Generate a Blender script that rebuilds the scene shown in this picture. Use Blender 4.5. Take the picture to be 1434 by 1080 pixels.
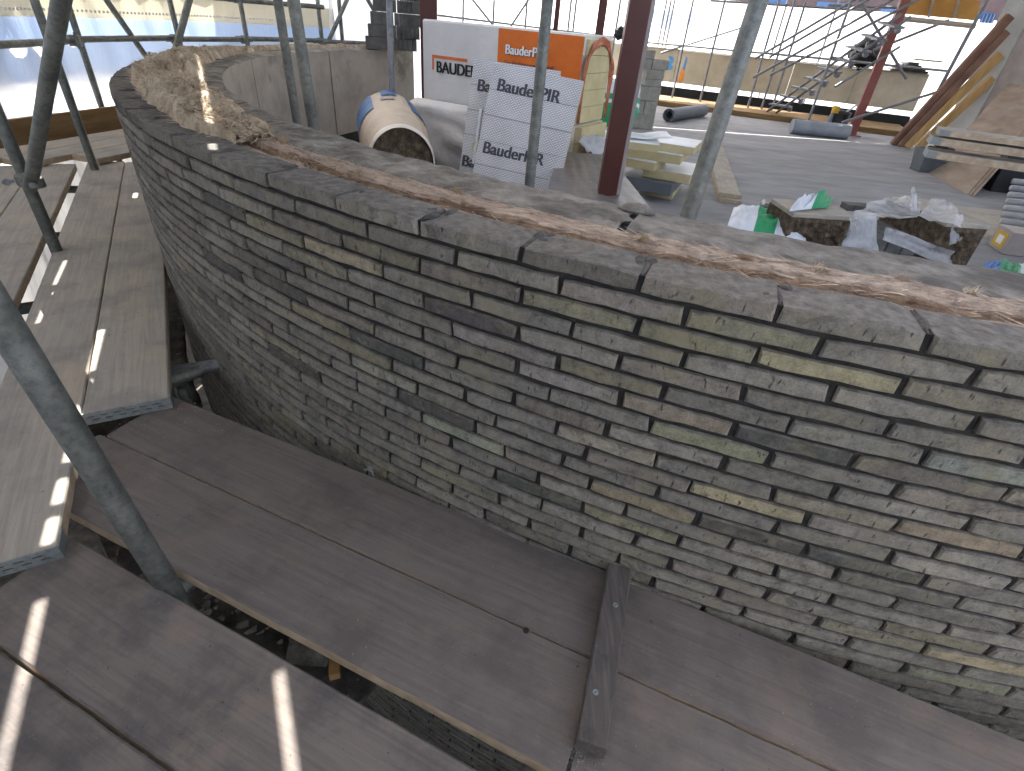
import bpy, bmesh, math, random
import numpy as np
from mathutils import Vector, Matrix, noise as mnoise

for o in list(bpy.data.objects): bpy.data.objects.remove(o)
S = bpy.context.scene
COL = S.collection
rnd = random.Random(7)
R = math.radians

# ------------------------------------------------------------------ camera
HC = 1.09                                   # eye height above the deck boards
_c = np.array([717., 540.]); _v = np.array([620., 1600.]) - _c
_d = np.linalg.norm(_v); _up = -_v / _d; _rt = np.array([-_up[1], _up[0]])
_b = float((np.array([244., -15.]) - _c) @ _up); FPX = math.sqrt(_b * _d); TH = math.atan2(_b, FPX)
cam_d = bpy.data.cameras.new('Camera'); cam = bpy.data.objects.new('Camera', cam_d); COL.objects.link(cam)
cam_d.sensor_fit = 'HORIZONTAL'; cam_d.sensor_width = 36; cam_d.lens = FPX / 1434 * 36
cam_d.clip_start = 0.02; cam_d.clip_end = 600
Rl = Vector((1, 0, 0)); Ul = Vector((0, math.sin(TH), math.cos(TH))); Fl = Vector((0, math.cos(TH), -math.sin(TH)))
cx = Rl * _rt[0] + Ul * _up[0]; cy = -(Rl * _rt[1] + Ul * _up[1]); cz = -Fl
m = Matrix((cx, cy, cz)).transposed().to_4x4(); m.translation = Vector((0, 0, HC)); cam.matrix_world = m
S.camera = cam

# ------------------------------------------------------------------ light
SUNV = Vector((-0.49 * .84 + .872 * .11, .872 * .84 + .49 * .11, 1.0)).normalized()   # towards the sun
EL = math.asin(SUNV.z); AZ = math.atan2(SUNV.x, SUNV.y)
W = bpy.data.worlds.new('World'); S.world = W; W.use_nodes = True
nt = W.node_tree; nt.nodes.clear()
sky = nt.nodes.new('ShaderNodeTexSky'); sky.sky_type = 'NISHITA'; sky.sun_disc = False
sky.sun_elevation = EL; sky.sun_rotation = AZ; sky.air_density = .8; sky.dust_density = 5.5; sky.ozone_density = .6
bg = nt.nodes.new('ShaderNodeBackground'); bg.inputs[1].default_value = 0.15
wo = nt.nodes.new('ShaderNodeOutputWorld'); nt.links.new(sky.outputs[0], bg.inputs[0]); nt.links.new(bg.outputs[0], wo.inputs[0])
sd = bpy.data.lights.new('sun', 'SUN'); sd.energy = 5.0; sd.angle = R(0.35); sd.color = (1, .95, .88)
so = bpy.data.objects.new('sun', sd); COL.objects.link(so); so.location = SUNV * 30
so.rotation_euler = (-SUNV).to_track_quat('-Z', 'Y').to_euler()
S.view_settings.view_transform = 'Standard'; S.view_settings.look = 'None'
S.view_settings.exposure = 2.2; S.view_settings.gamma = 1.0; S.view_settings.use_curve_mapping = False
S.cycles.max_bounces = 10; S.cycles.diffuse_bounces = 6; S.cycles.transmission_bounces = 8
S.cycles.sample_clamp_indirect = 6.0

# ------------------------------------------------------------------ pixel -> place
def ray(px, py):
    q = np.array([px, py], float) - _c; a = q @ _rt; b = q @ _up
    return Vector((a, FPX * math.cos(TH) + b * math.sin(TH), b * math.cos(TH) - FPX * math.sin(TH))) / FPX
EYE = Vector((0, 0, HC))
def PX(px, py, z):                      # on the horizontal plane z
    r = ray(px, py); return EYE + r * ((z - HC) / r.z)
def PD(px, py, D):                      # at ground distance D
    r = ray(px, py); return EYE + r * (D / math.hypot(r.x, r.y))
def PP(px, py, dep):                    # at depth along the view axis
    return EYE + ray(px, py) * dep
def proj(P):
    X, Y, Z = P[0], P[1], P[2] - HC
    fw = Y * math.cos(TH) - Z * math.sin(TH); b = Y * math.sin(TH) + Z * math.cos(TH)
    q = _c + FPX * (_rt * X + _up * b) / fw
    return float(q[0]), float(q[1]), fw

# ------------------------------------------------------------------ materials
def newmat(name):
    m = bpy.data.materials.new(name); m.use_nodes = True
    n = m.node_tree.nodes; l = m.node_tree.links
    return m, n, l, n['Principled BSDF'], n['Material Output']
def coords(n, l, stretch=(1, 1, 1), kind='Object'):
    tc = n.new('ShaderNodeTexCoord'); mp = n.new('ShaderNodeMapping')
    mp.inputs['Scale'].default_value = stretch; l.new(tc.outputs[kind], mp.inputs[0]); return mp.outputs[0]
def noise(n, l, co, scale, detail=6, rough=.6, dist=0):
    t = n.new('ShaderNodeTexNoise'); t.inputs['Scale'].default_value = scale; t.inputs['Detail'].default_value = detail
    t.inputs['Roughness'].default_value = rough; t.inputs['Distortion'].default_value = dist
    l.new(co, t.inputs['Vector']); return t.outputs[0]
def ramp(n, l, f, stops):
    r = n.new('ShaderNodeValToRGB'); e = r.color_ramp.elements
    while len(e) < len(stops): e.new(.5)
    for i, (p, c) in enumerate(stops):
        e[i].position = p; e[i].color = (*c, 1) if len(c) == 3 else c
    l.new(f, r.inputs[0]); return r.outputs[0]
def mix(n, l, f, a, b, mode='MIX'):
    x = n.new('ShaderNodeMix'); x.data_type = 'RGBA'; x.blend_type = mode
    if isinstance(f, (int, float)): x.inputs[0].default_value = f
    else: l.new(f, x.inputs[0])
    for k, v in ((6, a), (7, b)):
        if isinstance(v, (tuple, list)): x.inputs[k].default_value = (*v[:3], 1)
        else: l.new(v, x.inputs[k])
    return x.outputs[2]
def bump(n, l, bs, h, strength=.3, dist=.01, prev=None):
    b = n.new('ShaderNodeBump'); b.inputs['Strength'].default_value = strength; b.inputs['Distance'].default_value = dist
    l.new(h, b.inputs['Height'])
    if prev is not None: l.new(prev, b.inputs['Normal'])
    l.new(b.outputs[0], bs.inputs['Normal']); return b.outputs[0]
def g(v): return (v, v, v)
def simple(name, stops, scale=8, rough=.8, bmp=.3, bscale=60, bdist=.004, stretch=(1, 1, 1), metal=0, detail=6, stain=None, kind='Object', spec=.4):
    m, n, l, b, o = newmat(name); co = coords(n, l, stretch, kind)
    c = ramp(n, l, noise(n, l, co, scale, detail), stops)
    if stain:
        sc, lo, hi, col = stain
        c = mix(n, l, ramp(n, l, noise(n, l, coords(n, l, (1, 1, 1), kind), sc, 8, .65), [(lo, g(0)), (hi, g(1))]), c, col)
    l.new(c, b.inputs['Base Color']); b.inputs['Roughness'].default_value = rough; b.inputs['Metallic'].default_value = metal
    b.inputs['Specular IOR Level'].default_value = spec
    if bmp: bump(n, l, b, noise(n, l, co, bscale, 8, .7), bmp, bdist)
    return m
M = {}
def brick_mat(name, src):
    m, n, l, b, o = newmat(name)
    if src == 'OBJ':
        oi = n.new('ShaderNodeObjectInfo'); tint = oi.outputs['Color']; rn = oi.outputs['Random']
    else:
        at = n.new('ShaderNodeAttribute'); at.attribute_name = 'tint'; tint = at.outputs['Color']; rn = None
    tc = n.new('ShaderNodeTexCoord'); geo = n.new('ShaderNodeNewGeometry')
    co = geo.outputs['Position']
    big = noise(n, l, co, 8, 5, .65); mid = noise(n, l, co, 45, 8, .7); fine = noise(n, l, co, 240, 6, .75)
    c = mix(n, l, 1.0, tint, ramp(n, l, big, [(.3, (.74, .74, .76)), (.5, (1, 1, 1)), (.72, (1.16, 1.13, 1.06))]), 'MULTIPLY')
    c = mix(n, l, 1.0, c, ramp(n, l, mid, [(.28, g(.60)), (.5, g(1)), (.72, g(1.28))]), 'MULTIPLY')
    c = mix(n, l, 1.0, c, ramp(n, l, fine, [(.3, g(.72)), (.5, g(1)), (.7, g(1.25))]), 'MULTIPLY')
    c = mix(n, l, ramp(n, l, noise(n, l, co, 6.5, 7, .7, .8), [(.52, g(0)), (.66, g(.65))]), c, (.235, .215, .145))
    c = mix(n, l, ramp(n, l, noise(n, l, co, 11, 8, .75, 1.0), [(.34, g(.75)), (.45, g(0))]), c, (.072, .069, .063))
    mp = n.new('ShaderNodeMapping'); mp.inputs['Scale'].default_value = (1, 1, .3); l.new(co, mp.inputs[0])
    pit = noise(n, l, mp.outputs[0], 110, 3, .5)
    c = mix(n, l, ramp(n, l, pit, [(.28, g(.9)), (.36, g(0))]), c, (.035, .034, .033))
    c = mix(n, l, ramp(n, l, noise(n, l, co, 3.2, 9, .72), [(.57, g(0)), (.72, g(.62))]), c, (.085, .082, .08))
    c = mix(n, l, ramp(n, l, noise(n, l, co, 16, 9, .75), [(.60, g(0)), (.72, g(.55))]), c, (.30, .29, .265))
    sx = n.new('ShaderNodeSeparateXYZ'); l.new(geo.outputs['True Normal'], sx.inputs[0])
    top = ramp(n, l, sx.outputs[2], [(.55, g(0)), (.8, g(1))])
    top_tone = ramp(n, l, mid, [(.25, (.05, .048, .046)), (.5, (.145, .138, .127)), (.75, (.26, .25, .226))])
    c = mix(n, l, top, c, mix(n, l, .8, c, top_tone))  # upward faces mixed towards a darker mottled grey
    l.new(c, b.inputs['Base Color']); b.inputs['Roughness'].default_value = .92; b.inputs['Specular IOR Level'].default_value = .2
    p1 = bump(n, l, b, mid, .8, .006); p1 = bump(n, l, b, fine, .7, .0025, p1); bump(n, l, b, pit, .4, .004, p1)
    return m
M['brick_o'] = brick_mat('fired_brick', 'OBJ'); M['brick_s'] = brick_mat('fired_brick_courses', 'ATT')
M['mortar'] = simple('dark_mortar', [(.3, (.014, .014, .0145)), (.7, (.042, .041, .040))], 30, .95, .9, 140, .005)
M['smear'] = simple('mortar_smear', [(.3, (.045, .044, .042)), (.7, (.13, .126, .118))], 60, .95, .9, 200, .004)
M['block'] = simple('concrete_block_face', [(.25, (.30, .265, .225)), (.5, (.40, .36, .31)), (.75, (.46, .425, .375))], 5, .92, .5, 90, .003, stain=(2.2, .56, .66, (.20, .185, .155)))
M['blocktop'] = simple('mortar_topped_block', [(.3, (.135, .122, .102)), (.5, (.30, .275, .235)), (.72, (.46, .43, .375))], 16, .95, 1.0, 55, .016, stain=(7, .5, .64, (.17, .155, .132)), detail=9)
M['dpc'] = simple('black_damp_course', [(.3, g(.008)), (.7, g(.02))], 10, .6)
def wood(name, stops, stretch, stain=None, stain2=None, rough=.85):
    m, n, l, b, o = newmat(name); co = coords(n, l, stretch); cu = coords(n, l)
    oi = n.new('ShaderNodeObjectInfo')
    ad = n.new('ShaderNodeVectorMath'); ad.operation = 'ADD'
    cb = n.new('ShaderNodeCombineXYZ'); ml = n.new('ShaderNodeMath'); ml.operation = 'MULTIPLY'; ml.inputs[1].default_value = 37
    l.new(oi.outputs['Random'], ml.inputs[0]); l.new(ml.outputs[0], cb.inputs[0]); l.new(ml.outputs[0], cb.inputs[1])
    l.new(co, ad.inputs[0]); l.new(cb.outputs[0], ad.inputs[1]); co = ad.outputs[0]
    ad2 = n.new('ShaderNodeVectorMath'); ad2.operation = 'ADD'; l.new(cu, ad2.inputs[0]); l.new(cb.outputs[0], ad2.inputs[1]); cu = ad2.outputs[0]
    gr = noise(n, l, co, 1, 9, .7, .6)
    c = ramp(n, l, gr, stops)
    if stain: c = mix(n, l, ramp(n, l, noise(n, l, cu, stain[0], 8, .68), [(stain[1], g(0)), (stain[2], g(stain[4] if len(stain) > 4 else .85))]), c, stain[3])
    if stain2: c = mix(n, l, ramp(n, l, noise(n, l, cu, stain2[0], 9, .72), [(stain2[1], g(0)), (stain2[2], g(stain2[4] if len(stain2) > 4 else .85))]), c, stain2[3])
    # cement grime, scuffs and splashes of grit
    c = mix(n, l, 1.0, c, ramp(n, l, noise(n, l, cu, 14, 9, .78, 1.2), [(.28, g(.55)), (.5, g(1)), (.72, g(1.30))]), 'MULTIPLY')
    c = mix(n, l, 1.0, c, ramp(n, l, noise(n, l, cu, 190, 4, .7), [(.3, g(.7)), (.5, g(1)), (.7, g(1.28))]), 'MULTIPLY')
    c = mix(n, l, ramp(n, l, noise(n, l, cu, 75, 4, .6), [(.66, g(0)), (.76, g(.55))]), c, (.30, .29, .27))
    c = mix(n, l, ramp(n, l, noise(n, l, cu, 60, 5, .6), [(.25, g(.8)), (.34, g(0))]), c, (.04, .038, .036))
    l.new(c, b.inputs['Base Color']); b.inputs['Roughness'].default_value = rough; b.inputs['Metallic'].default_value = metal
    b.inputs['Specular IOR Level'].default_value = spec
    if bmp: bump(n, l, b, noise(n, l, co, bscale, 8, .7), bmp, bdist)
    return m
M = {}
def brick_mat(name, src):
    m, n, l, b, o = newmat(name)
    if src == 'OBJ':
        oi = n.new('ShaderNodeObjectInfo'); tint = oi.outputs['Color']; rn = oi.outputs['Random']
    else:
        at = n.new('ShaderNodeAttribute'); at.attribute_name = 'tint'; tint = at.outputs['Color']; rn = None
    tc = n.new('ShaderNodeTexCoord'); geo = n.new('ShaderNodeNewGeometry')
    co = geo.outputs['Position']
    big = noise(n, l, co, 8, 5, .65); mid = noise(n, l, co, 45, 8, .7); fine = noise(n, l, co, 240, 6, .75)
    c = mix(n, l, 1.0, tint, ramp(n, l, big, [(.3, (.74, .74, .76)), (.5, (1, 1, 1)), (.72, (1.16, 1.13, 1.06))]), 'MULTIPLY')
    c = mix(n, l, 1.0, c, ramp(n, l, mid, [(.28, g(.60)), (.5, g(1)), (.72, g(1.28))]), 'MULTIPLY')
    c = mix(n, l, 1.0, c, ramp(n, l, fine, [(.3, g(.72)), (.5, g(1)), (.7, g(1.25))]), 'MULTIPLY')
    c = mix(n, l, ramp(n, l, noise(n, l, co, 6.5, 7, .7, .8), [(.52, g(0)), (.66, g(.65))]), c, (.235, .215, .145))
    c = mix(n, l, ramp(n, l, noise(n, l, co, 11, 8, .75, 1.0), [(.34, g(.75)), (.45, g(0))]), c, (.072, .069, .063))
    mp = n.new('ShaderNodeMapping'); mp.inputs['Scale'].default_value = (1, 1, .3); l.new(co, mp.inputs[0])
    pit = noise(n, l, mp.outputs[0], 110, 3, .5)
    c = mix(n, l, ramp(n, l, pit, [(.28, g(.9)), (.36, g(0))]), c, (.035, .034, .033))
    c = mix(n, l, ramp(n, l, noise(n, l, co, 3.2, 9, .72), [(.57, g(0)), (.72, g(.62))]), c, (.085, .082, .08))
    c = mix(n, l, ramp(n, l, noise(n, l, co, 16, 9, .75), [(.60, g(0)), (.72, g(.55))]), c, (.30, .29, .265))
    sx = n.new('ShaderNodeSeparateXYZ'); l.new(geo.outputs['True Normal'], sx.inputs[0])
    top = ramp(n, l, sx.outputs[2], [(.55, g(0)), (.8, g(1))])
    top_tone = ramp(n, l, mid, [(.25, (.05, .048, .046)), (.5, (.145, .138, .127)), (.75, (.26, .25, .226))])
    c = mix(n, l, top, c, mix(n, l, .8, c, top_tone))  # upward faces take the darker mottled grey
    l.new(c, b.inputs['Base Color']); b.inputs['Roughness'].default_value = .92; b.inputs['Specular IOR Level'].default_value = .2
    p1 = bump(n, l, b, mid, .8, .006); p1 = bump(n, l, b, fine, .7, .0025, p1); bump(n, l, b, pit, .4, .004, p1)
    return m
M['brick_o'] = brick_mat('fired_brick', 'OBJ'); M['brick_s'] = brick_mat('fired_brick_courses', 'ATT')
M['mortar'] = simple('dark_mortar', [(.3, (.014, .014, .0145)), (.7, (.042, .041, .040))], 30, .95, .9, 140, .005)
M['smear'] = simple('mortar_smear', [(.3, (.045, .044, .042)), (.7, (.13, .126, .118))], 60, .95, .9, 200, .004)
M['block'] = simple('concrete_block_face', [(.25, (.30, .265, .225)), (.5, (.40, .36, .31)), (.75, (.46, .425, .375))], 5, .92, .5, 90, .003, stain=(2.2, .56, .66, (.20, .185, .155)))
M['blocktop'] = simple('mortar_topped_block', [(.3, (.10, .093, .08)), (.5, (.23, .215, .19)), (.72, (.38, .36, .32))], 16, .95, 1.0, 55, .016, stain=(7, .5, .64, (.12, .112, .098)), detail=9)
M['dpc'] = simple('black_damp_course', [(.3, g(.008)), (.7, g(.02))], 10, .6)
def wood(name, stops, stretch, stain=None, stain2=None, rough=.85):
    m, n, l, b, o = newmat(name); co = coords(n, l, stretch); cu = coords(n, l)
    oi = n.new('ShaderNodeObjectInfo')
    ad = n.new('ShaderNodeVectorMath'); ad.operation = 'ADD'
    cb = n.new('ShaderNodeCombineXYZ'); ml = n.new('ShaderNodeMath'); ml.operation = 'MULTIPLY'; ml.inputs[1].default_value = 37
    l.new(oi.outputs['Random'], ml.inputs[0]); l.new(ml.outputs[0], cb.inputs[0]); l.new(ml.outputs[0], cb.inputs[1])
    l.new(co, ad.inputs[0]); l.new(cb.outputs[0], ad.inputs[1]); co = ad.outputs[0]
    ad2 = n.new('ShaderNodeVectorMath'); ad2.operation = 'ADD'; l.new(cu, ad2.inputs[0]); l.new(cb.outputs[0], ad2.inputs[1]); cu = ad2.outputs[0]
    gr = noise(n, l, co, 1, 9, .7, .6)
    c = ramp(n, l, gr, stops)
    if stain: c = mix(n, l, ramp(n, l, noise(n, l, cu, stain[0], 8, .68), [(stain[1], g(0)), (stain[2], g(stain[4] if len(stain) > 4 else .85))]), c, stain[3])
    if stain2: c = mix(n, l, ramp(n, l, noise(n, l, cu, stain2[0], 9, .72), [(stain2[1], g(0)), (stain2[2], g(stain2[4] if len(stain2) > 4 else .85))]), c, stain2[3])
    # splashes of cement grit
    c = mix(n, l, ramp(n, l, noise(n, l, cu, 75, 4, .6), [(.68, g(0)), (.76, g(.5))]), c, (.26, .25, .24))
    c = mix(n, l, ramp(n, l, noise(n, l, cu, 60, 5, .6), [(.25, g(.7)), (.33, g(0))]), c, (.03, .03, .03))
    l.new(c, b.inputs['Base Color']); b.inputs['Roughness'].default_value = rough; b.inputs['Specular IOR Level'].default_value = .3
    p = bump(n, l, b, gr, .35, .004); p = bump(n, l, b, noise(n, l, cu, 120, 6, .7), .45, .002, p)
    return m
ST = (3, 70, 70)
M['deck'] = wood('dusty_deck_board', [(.22, (.112, .096, .087)), (.5, (.158, .138, .126)), (.8, (.200, .176, .160))], ST,
                 (4.2, .48, .64, (.080, .074, .071), .55), (5.5, .52, .70, (.225, .176, .136), .5))
M['deck2'] = wood('worn_deck_board', [(.22, (.122, .106, .095)), (.5, (.180, .157, .141)), (.8, (.235, .205, .180))], ST,
                  (4.6, .45, .62, (.072, .070, .072), .7), (4.0, .52, .68, (.275, .215, .158), .6))
M['pale'] = wood('pale_deck_board', [(.22, (.27, .243, .208)), (.5, (.385, .352, .306)), (.8, (.49, .448, .386))], ST,
                 (4.4, .48, .66, (.23, .215, .198), .65), (3.2, .52, .70, (.53, .43, .305), .6))
M['batten'] = wood('dark_batten', [(.25, (.055, .048, .045)), (.5, (.095, .085, .08)), (.8, (.17, .15, .13))], (90, 7, 90), (9, .55, .7, (.04, .04, .04)))
M['endgrain'] = simple('raw_board_edge', [(.3, (.33, .25, .17)), (.7, (.52, .42, .30))], 20, .9, .4, 120, .002, (1, 1, 1))
M['timber'] = simple('new_timber', [(.3, (.42, .25, .09)), (.7, (.60, .39, .17))], 2, .8, .2, 30, .003, (6, 6, 1))
M['toe'] = simple('toe_timber', [(.3, (.15, .09, .035)), (.7, (.27, .175, .08))], 3, .85, .3, 40, .003, (1, 1, 6))
M['redtimber'] = simple('red_brown_timber', [(.3, (.16, .085, .06)), (.7, (.28, .165, .12))], 3, .8, .3, 40, .003)
M['orangeply'] = simple('orange_ply', [(.3, (.42, .21, .05)), (.7, (.58, .31, .085))], 3, .7, .1, 30, .002)
M['ply'] = simple('plywood_face', [(.3, (.20, .145, .11)), (.7, (.34, .265, .21))], 2.2, .75, .2, 30, .002, (1, 1, 5), stain=(3, .56, .7, (.25, .22, .2)))
def galv(name, lo, hi, rough=.42, met=.85):
    m, n, l, b, o = newmat(name); co = coords(n, l)
    c = ramp(n, l, noise(n, l, co, 9, 8, .7), [(.3, lo), (.7, hi)])
    c = mix(n, l, ramp(n, l, noise(n, l, co, 60, 5, .7), [(.45, g(0)), (.7, g(.55))]), c, tuple(v * .45 for v in lo))
    l.new(c, b.inputs['Base Color']); b.inputs['Metallic'].default_value = met
    rr = ramp(n, l, noise(n, l, co, 25, 6, .7), [(.3, g(rough - .1)), (.7, g(rough + .22))]); l.new(rr, b.inputs['Roughness'])
    bump(n, l, b, noise(n, l, co, 150, 6, .7), .15, .001); return m
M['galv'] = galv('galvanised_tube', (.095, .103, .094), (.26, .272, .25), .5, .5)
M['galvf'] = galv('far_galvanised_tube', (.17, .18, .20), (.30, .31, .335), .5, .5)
M['band'] = galv('board_end_band', (.22, .25, .26), (.36, .39, .39), .55, .6)
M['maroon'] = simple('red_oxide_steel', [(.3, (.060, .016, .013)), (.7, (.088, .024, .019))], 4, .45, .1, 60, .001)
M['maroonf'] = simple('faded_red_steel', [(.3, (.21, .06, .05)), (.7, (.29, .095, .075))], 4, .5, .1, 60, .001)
M['primer'] = simple('grey_primer', [(.3, (.30, .26, .245)), (.7, (.40, .36, .345))], 6, .55)
M['floor'] = simple('grey_membrane', [(.3, (.19, .193, .207)), (.5, (.265, .268, .28)), (.75, (.335, .337, .347))], 1.6, .75, .6, 25, .008, (1, 2.6, 1), detail=9, stain=(.9, .55, .7, (.21, .205, .205)))
M['perim'] = simple('cream_blockwork', [(.3, (.40, .36, .27)), (.7, (.56, .51, .40))], 2.5, .9, .3, 30, .004)
M['ground'] = simple('pale_concrete_ground', [(.3, (.28, .275, .26)), (.7, (.42, .41, .39))], .8, .95)
M['lower'] = simple('mortar_crusted_boards', [(.3, (.06, .058, .055)), (.55, (.14, .132, .122)), (.75, (.28, .26, .23))], 11, .95, .9, 60, .01)
M['stone'] = simple('mortar_lumps', [(.3, (.13, .125, .115)), (.7, (.34, .32, .29))], 20, .95, .6, 120, .004)
def sheet(name, col, tr=.6, fold=1.0):
    m, n, l, b, o = newmat(name); n.remove(b)
    co = coords(n, l); c = ramp(n, l, noise(n, l, co, 1.4, 6, .6), [(.3, tuple(v * .93 for v in col)), (.7, col)])
    df = n.new('ShaderNodeBsdfDiffuse'); ts = n.new('ShaderNodeBsdfTranslucent'); gl = n.new('ShaderNodeBsdfGlossy'); gl.inputs['Roughness'].default_value = .35
    l.new(c, df.inputs[0]); l.new(c, ts.inputs[0]); a = n.new('ShaderNodeMixShader'); a.inputs[0].default_value = tr
    l.new(df.outputs[0], a.inputs[1]); l.new(ts.outputs[0], a.inputs[2])
    k = n.new('ShaderNodeMixShader'); k.inputs[0].default_value = .05; l.new(a.outputs[0], k.inputs[1]); l.new(gl.outputs[0], k.inputs[2])
    bm = n.new('ShaderNodeBump'); bm.inputs['Strength'].default_value = .6 * fold; bm.inputs['Distance'].default_value = .03
    l.new(noise(n, l, coords(n, l, (1, 1, .25)), 7, 5, .6), bm.inputs['Height'])
    for s in (df, ts): l.new(bm.outputs[0], s.inputs['Normal'])
    l.new(k.outputs[0], o.inputs[0]); return m
M['sheet'] = sheet('white_sheeting', (.86, .88, .90), .62)
M['sheetb'] = sheet('blue_shade_sheeting', (.30, .40, .58), .42)  # blue of outside shade put into the overlap layer's colour
M['sheety'] = sheet('reinforced_strip', (.52, .49, .38), .32)
M['net'] = sheet('grey_gap_net', (.36, .36, .345), .45)  # invented net, grey to darken the view through the deck gap
M['roofsheet'] = sheet('roof_sheeting', (.75, .76, .76), .22)
M['film'] = sheet('clear_packing_film', (.74, .76, .80), .5)
def film_mat():
    m, n, l, b, o = newmat('translucent_film'); b.inputs['Base Color'].default_value = (.78, .80, .84, 1); b.inputs['Roughness'].default_value = .3
    tp = n.new('ShaderNodeBsdfTransparent'); x = n.new('ShaderNodeMixShader')
    l.new(ramp(n, l, noise(n, l, coords(n, l), 9, 6, .6), [(.3, g(.22)), (.7, g(.5))]), x.inputs[0])
    l.new(tp.outputs[0], x.inputs[1]); l.new(b.outputs[0], x.inputs[2]); l.new(x.outputs[0], o.inputs[0]); return m
M['clear'] = film_mat()
M['clear'].name = 'translucent_film'
M['whitefilm'] = simple('white_pack_film', [(.3, (.60, .595, .57)), (.7, (.72, .71, .69))], 3, .35, .5, 9, .02)
M['creamfilm'] = simple('cream_crumpled_film', [(.3, (.66, .63, .57)), (.7, (.80, .77, .71))], 3, .45, .6, 8, .02)
M['orange'] = simple('orange_pack_film', [(.3, (.60, .12, .012)), (.7, (.74, .185, .02))], 4, .35, .6, 14, .012)
M['orangef'] = simple('torn_orange_film', [(.3, (.40, .085, .03)), (.7, (.62, .24, .13))], 12, .25, .8, 26, .03)
M['pir'] = simple('yellow_foam_board', [(.3, (.50, .43, .23)), (.7, (.63, .56, .34))], 6, .9, .4, 70, .003)
M['black'] = simple('black_print', [(.3, g(.012)), (.7, g(.02))], 6, .5, 0)
M['inkgrey'] = simple('dark_grey_print', [(.3, (.05, .052, .06)), (.7, (.075, .078, .09))], 6, .5, 0)
M['inkwhite'] = simple('white_print', [(.3, g(.75)), (.7, g(.82))], 6, .4, 0)
M['inkorange'] = simple('orange_print', [(.3, (.62, .14, .03)), (.7, (.66, .17, .045))], 6, .4, 0)
def foil():
    m, n, l, b, o = newmat('printed_foil'); co = coords(n, l, (1, 1, 1), 'UV')
    bt = n.new('ShaderNodeTexBrick'); bt.inputs['Color1'].default_value = (.80, .795, .785, 1); bt.inputs['Color2'].default_value = (.74, .735, .725, 1)
    bt.inputs['Mortar'].default_value = (.24, .24, .25, 1); bt.inputs['Scale'].default_value = 1; bt.inputs['Mortar Size'].default_value = .16
    bt.inputs['Brick Width'].default_value = 1.6; bt.inputs['Row Height'].default_value = .8; bt.inputs['Mortar Smooth'].default_value = .2
    mp = n.new('ShaderNodeMapping'); mp.inputs['Scale'].default_value = (80, 80, 80); l.new(co, mp.inputs[0]); l.new(mp.outputs[0], bt.inputs[0])
    c = mix(n, l, ramp(n, l, noise(n, l, co, 5, 6, .6), [(.35, g(0)), (.7, g(.35))]), bt.outputs[0], (.80, .80, .79))
    l.new(c, b.inputs['Base Color']); b.inputs['Roughness'].default_value = .45; b.inputs['Metallic'].default_value = .15
    bump(n, l, b, noise(n, l, co, 12, 5, .6), .25, .006); return m
M['foil'] = foil()
M['kraft'] = simple('kraft_bag', [(.3, (.47, .40, .31)), (.7, (.60, .52, .42))], 5, .6, .6, 12, .02)
M['blueprint'] = simple('blue_bag_print', [(.3, (.045, .12, .30)), (.7, (.10, .22, .45))], 18, .6, .3, 14, .01)
def woolmat(name, stops, su=9, sv=60):
    m, n, l, b, o = newmat(name); co = coords(n, l, (su, sv, 1), 'UV'); c2 = coords(n, l, (1, 1, 1))
    f1 = noise(n, l, co, 1, 9, .72, 1.5); f2 = noise(n, l, c2, 30, 6, .7)
    c = ramp(n, l, f1, stops); c = mix(n, l, 1.0, c, ramp(n, l, f2, [(.3, g(.55)), (.5, g(1)), (.7, g(1.25))]), 'MULTIPLY')
    l.new(c, b.inputs['Base Color']); b.inputs['Roughness'].default_value = .95; b.inputs['Specular IOR Level'].default_value = .1
    p = bump(n, l, b, f1, 1.0, .02); bump(n, l, b, f2, .8, .01, p); return m
M['wool'] = woolmat('torn_brown_wool', [(.30, (.16, .10, .065)), (.5, (.38, .27, .19)), (.72, (.60, .47, .36))])
M['woolt'] = woolmat('pale_pink_wool', [(.28, (.34, .245, .18)), (.48, (.58, .46, .365)), (.72, (.76, .65, .55))])
M['woolp'] = woolmat('straw_mineral_wool', [(.28, (.20, .145, .09)), (.46, (.50, .415, .30)), (.72, (.74, .65, .52))], 14, 9)
M['fibre'] = simple('wool_fibre', [(.3, (.50, .40, .29)), (.7, (.74, .63, .49))], 9, .8, 0)
M['concblk'] = simple('grey_concrete_block', [(.3, (.24, .235, .21)), (.7, (.36, .35, .31))], 14, .95, .8, 80, .004)
M['darkbrick'] = simple('charcoal_brick', [(.3, (.075, .075, .070)), (.7, (.155, .153, .142))], 12, .92, .5, 90, .003)
M['wrap'] = simple('grey_wrapped_pack', [(.3, (.11, .105, .10)), (.7, (.19, .18, .172))], 4, .35, .5, 16, .01)
M['strawpack'] = simple('rough_brown_brick_ends', [(.3, (.045, .032, .02)), (.5, (.13, .095, .062)), (.72, (.26, .205, .145))], 24, .95, 1.0, 60, .02)
M['white'] = simple('white_plastic', [(.3, (.66, .70, .76)), (.7, (.78, .81, .86))], 4, .4, .4, 14, .01)
M['green'] = simple('green_print', [(.3, (.012, .26, .10)), (.7, (.03, .36, .16))], 5, .4, .4, 14, .01)
M['blue'] = simple('blue_print', [(.3, (.03, .14, .45)), (.7, (.07, .22, .55))], 5, .4)
M['greyroll'] = simple('blue_grey_roll', [(.3, (.20, .225, .265)), (.7, (.30, .33, .37))], 6, .6)
M['blackplastic'] = simple('black_plastic', [(.3, g(.010)), (.7, g(.03))], 9, .45, .5, 30, .01)
M['bucket'] = simple('grey_bucket', [(.3, (.10, .115, .13)), (.7, (.15, .165, .18))], 6, .5)
M['yellow'] = simple('yellow_cap', [(.3, (.55, .33, .02)), (.7, (.65, .42, .04))], 6, .5)
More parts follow.
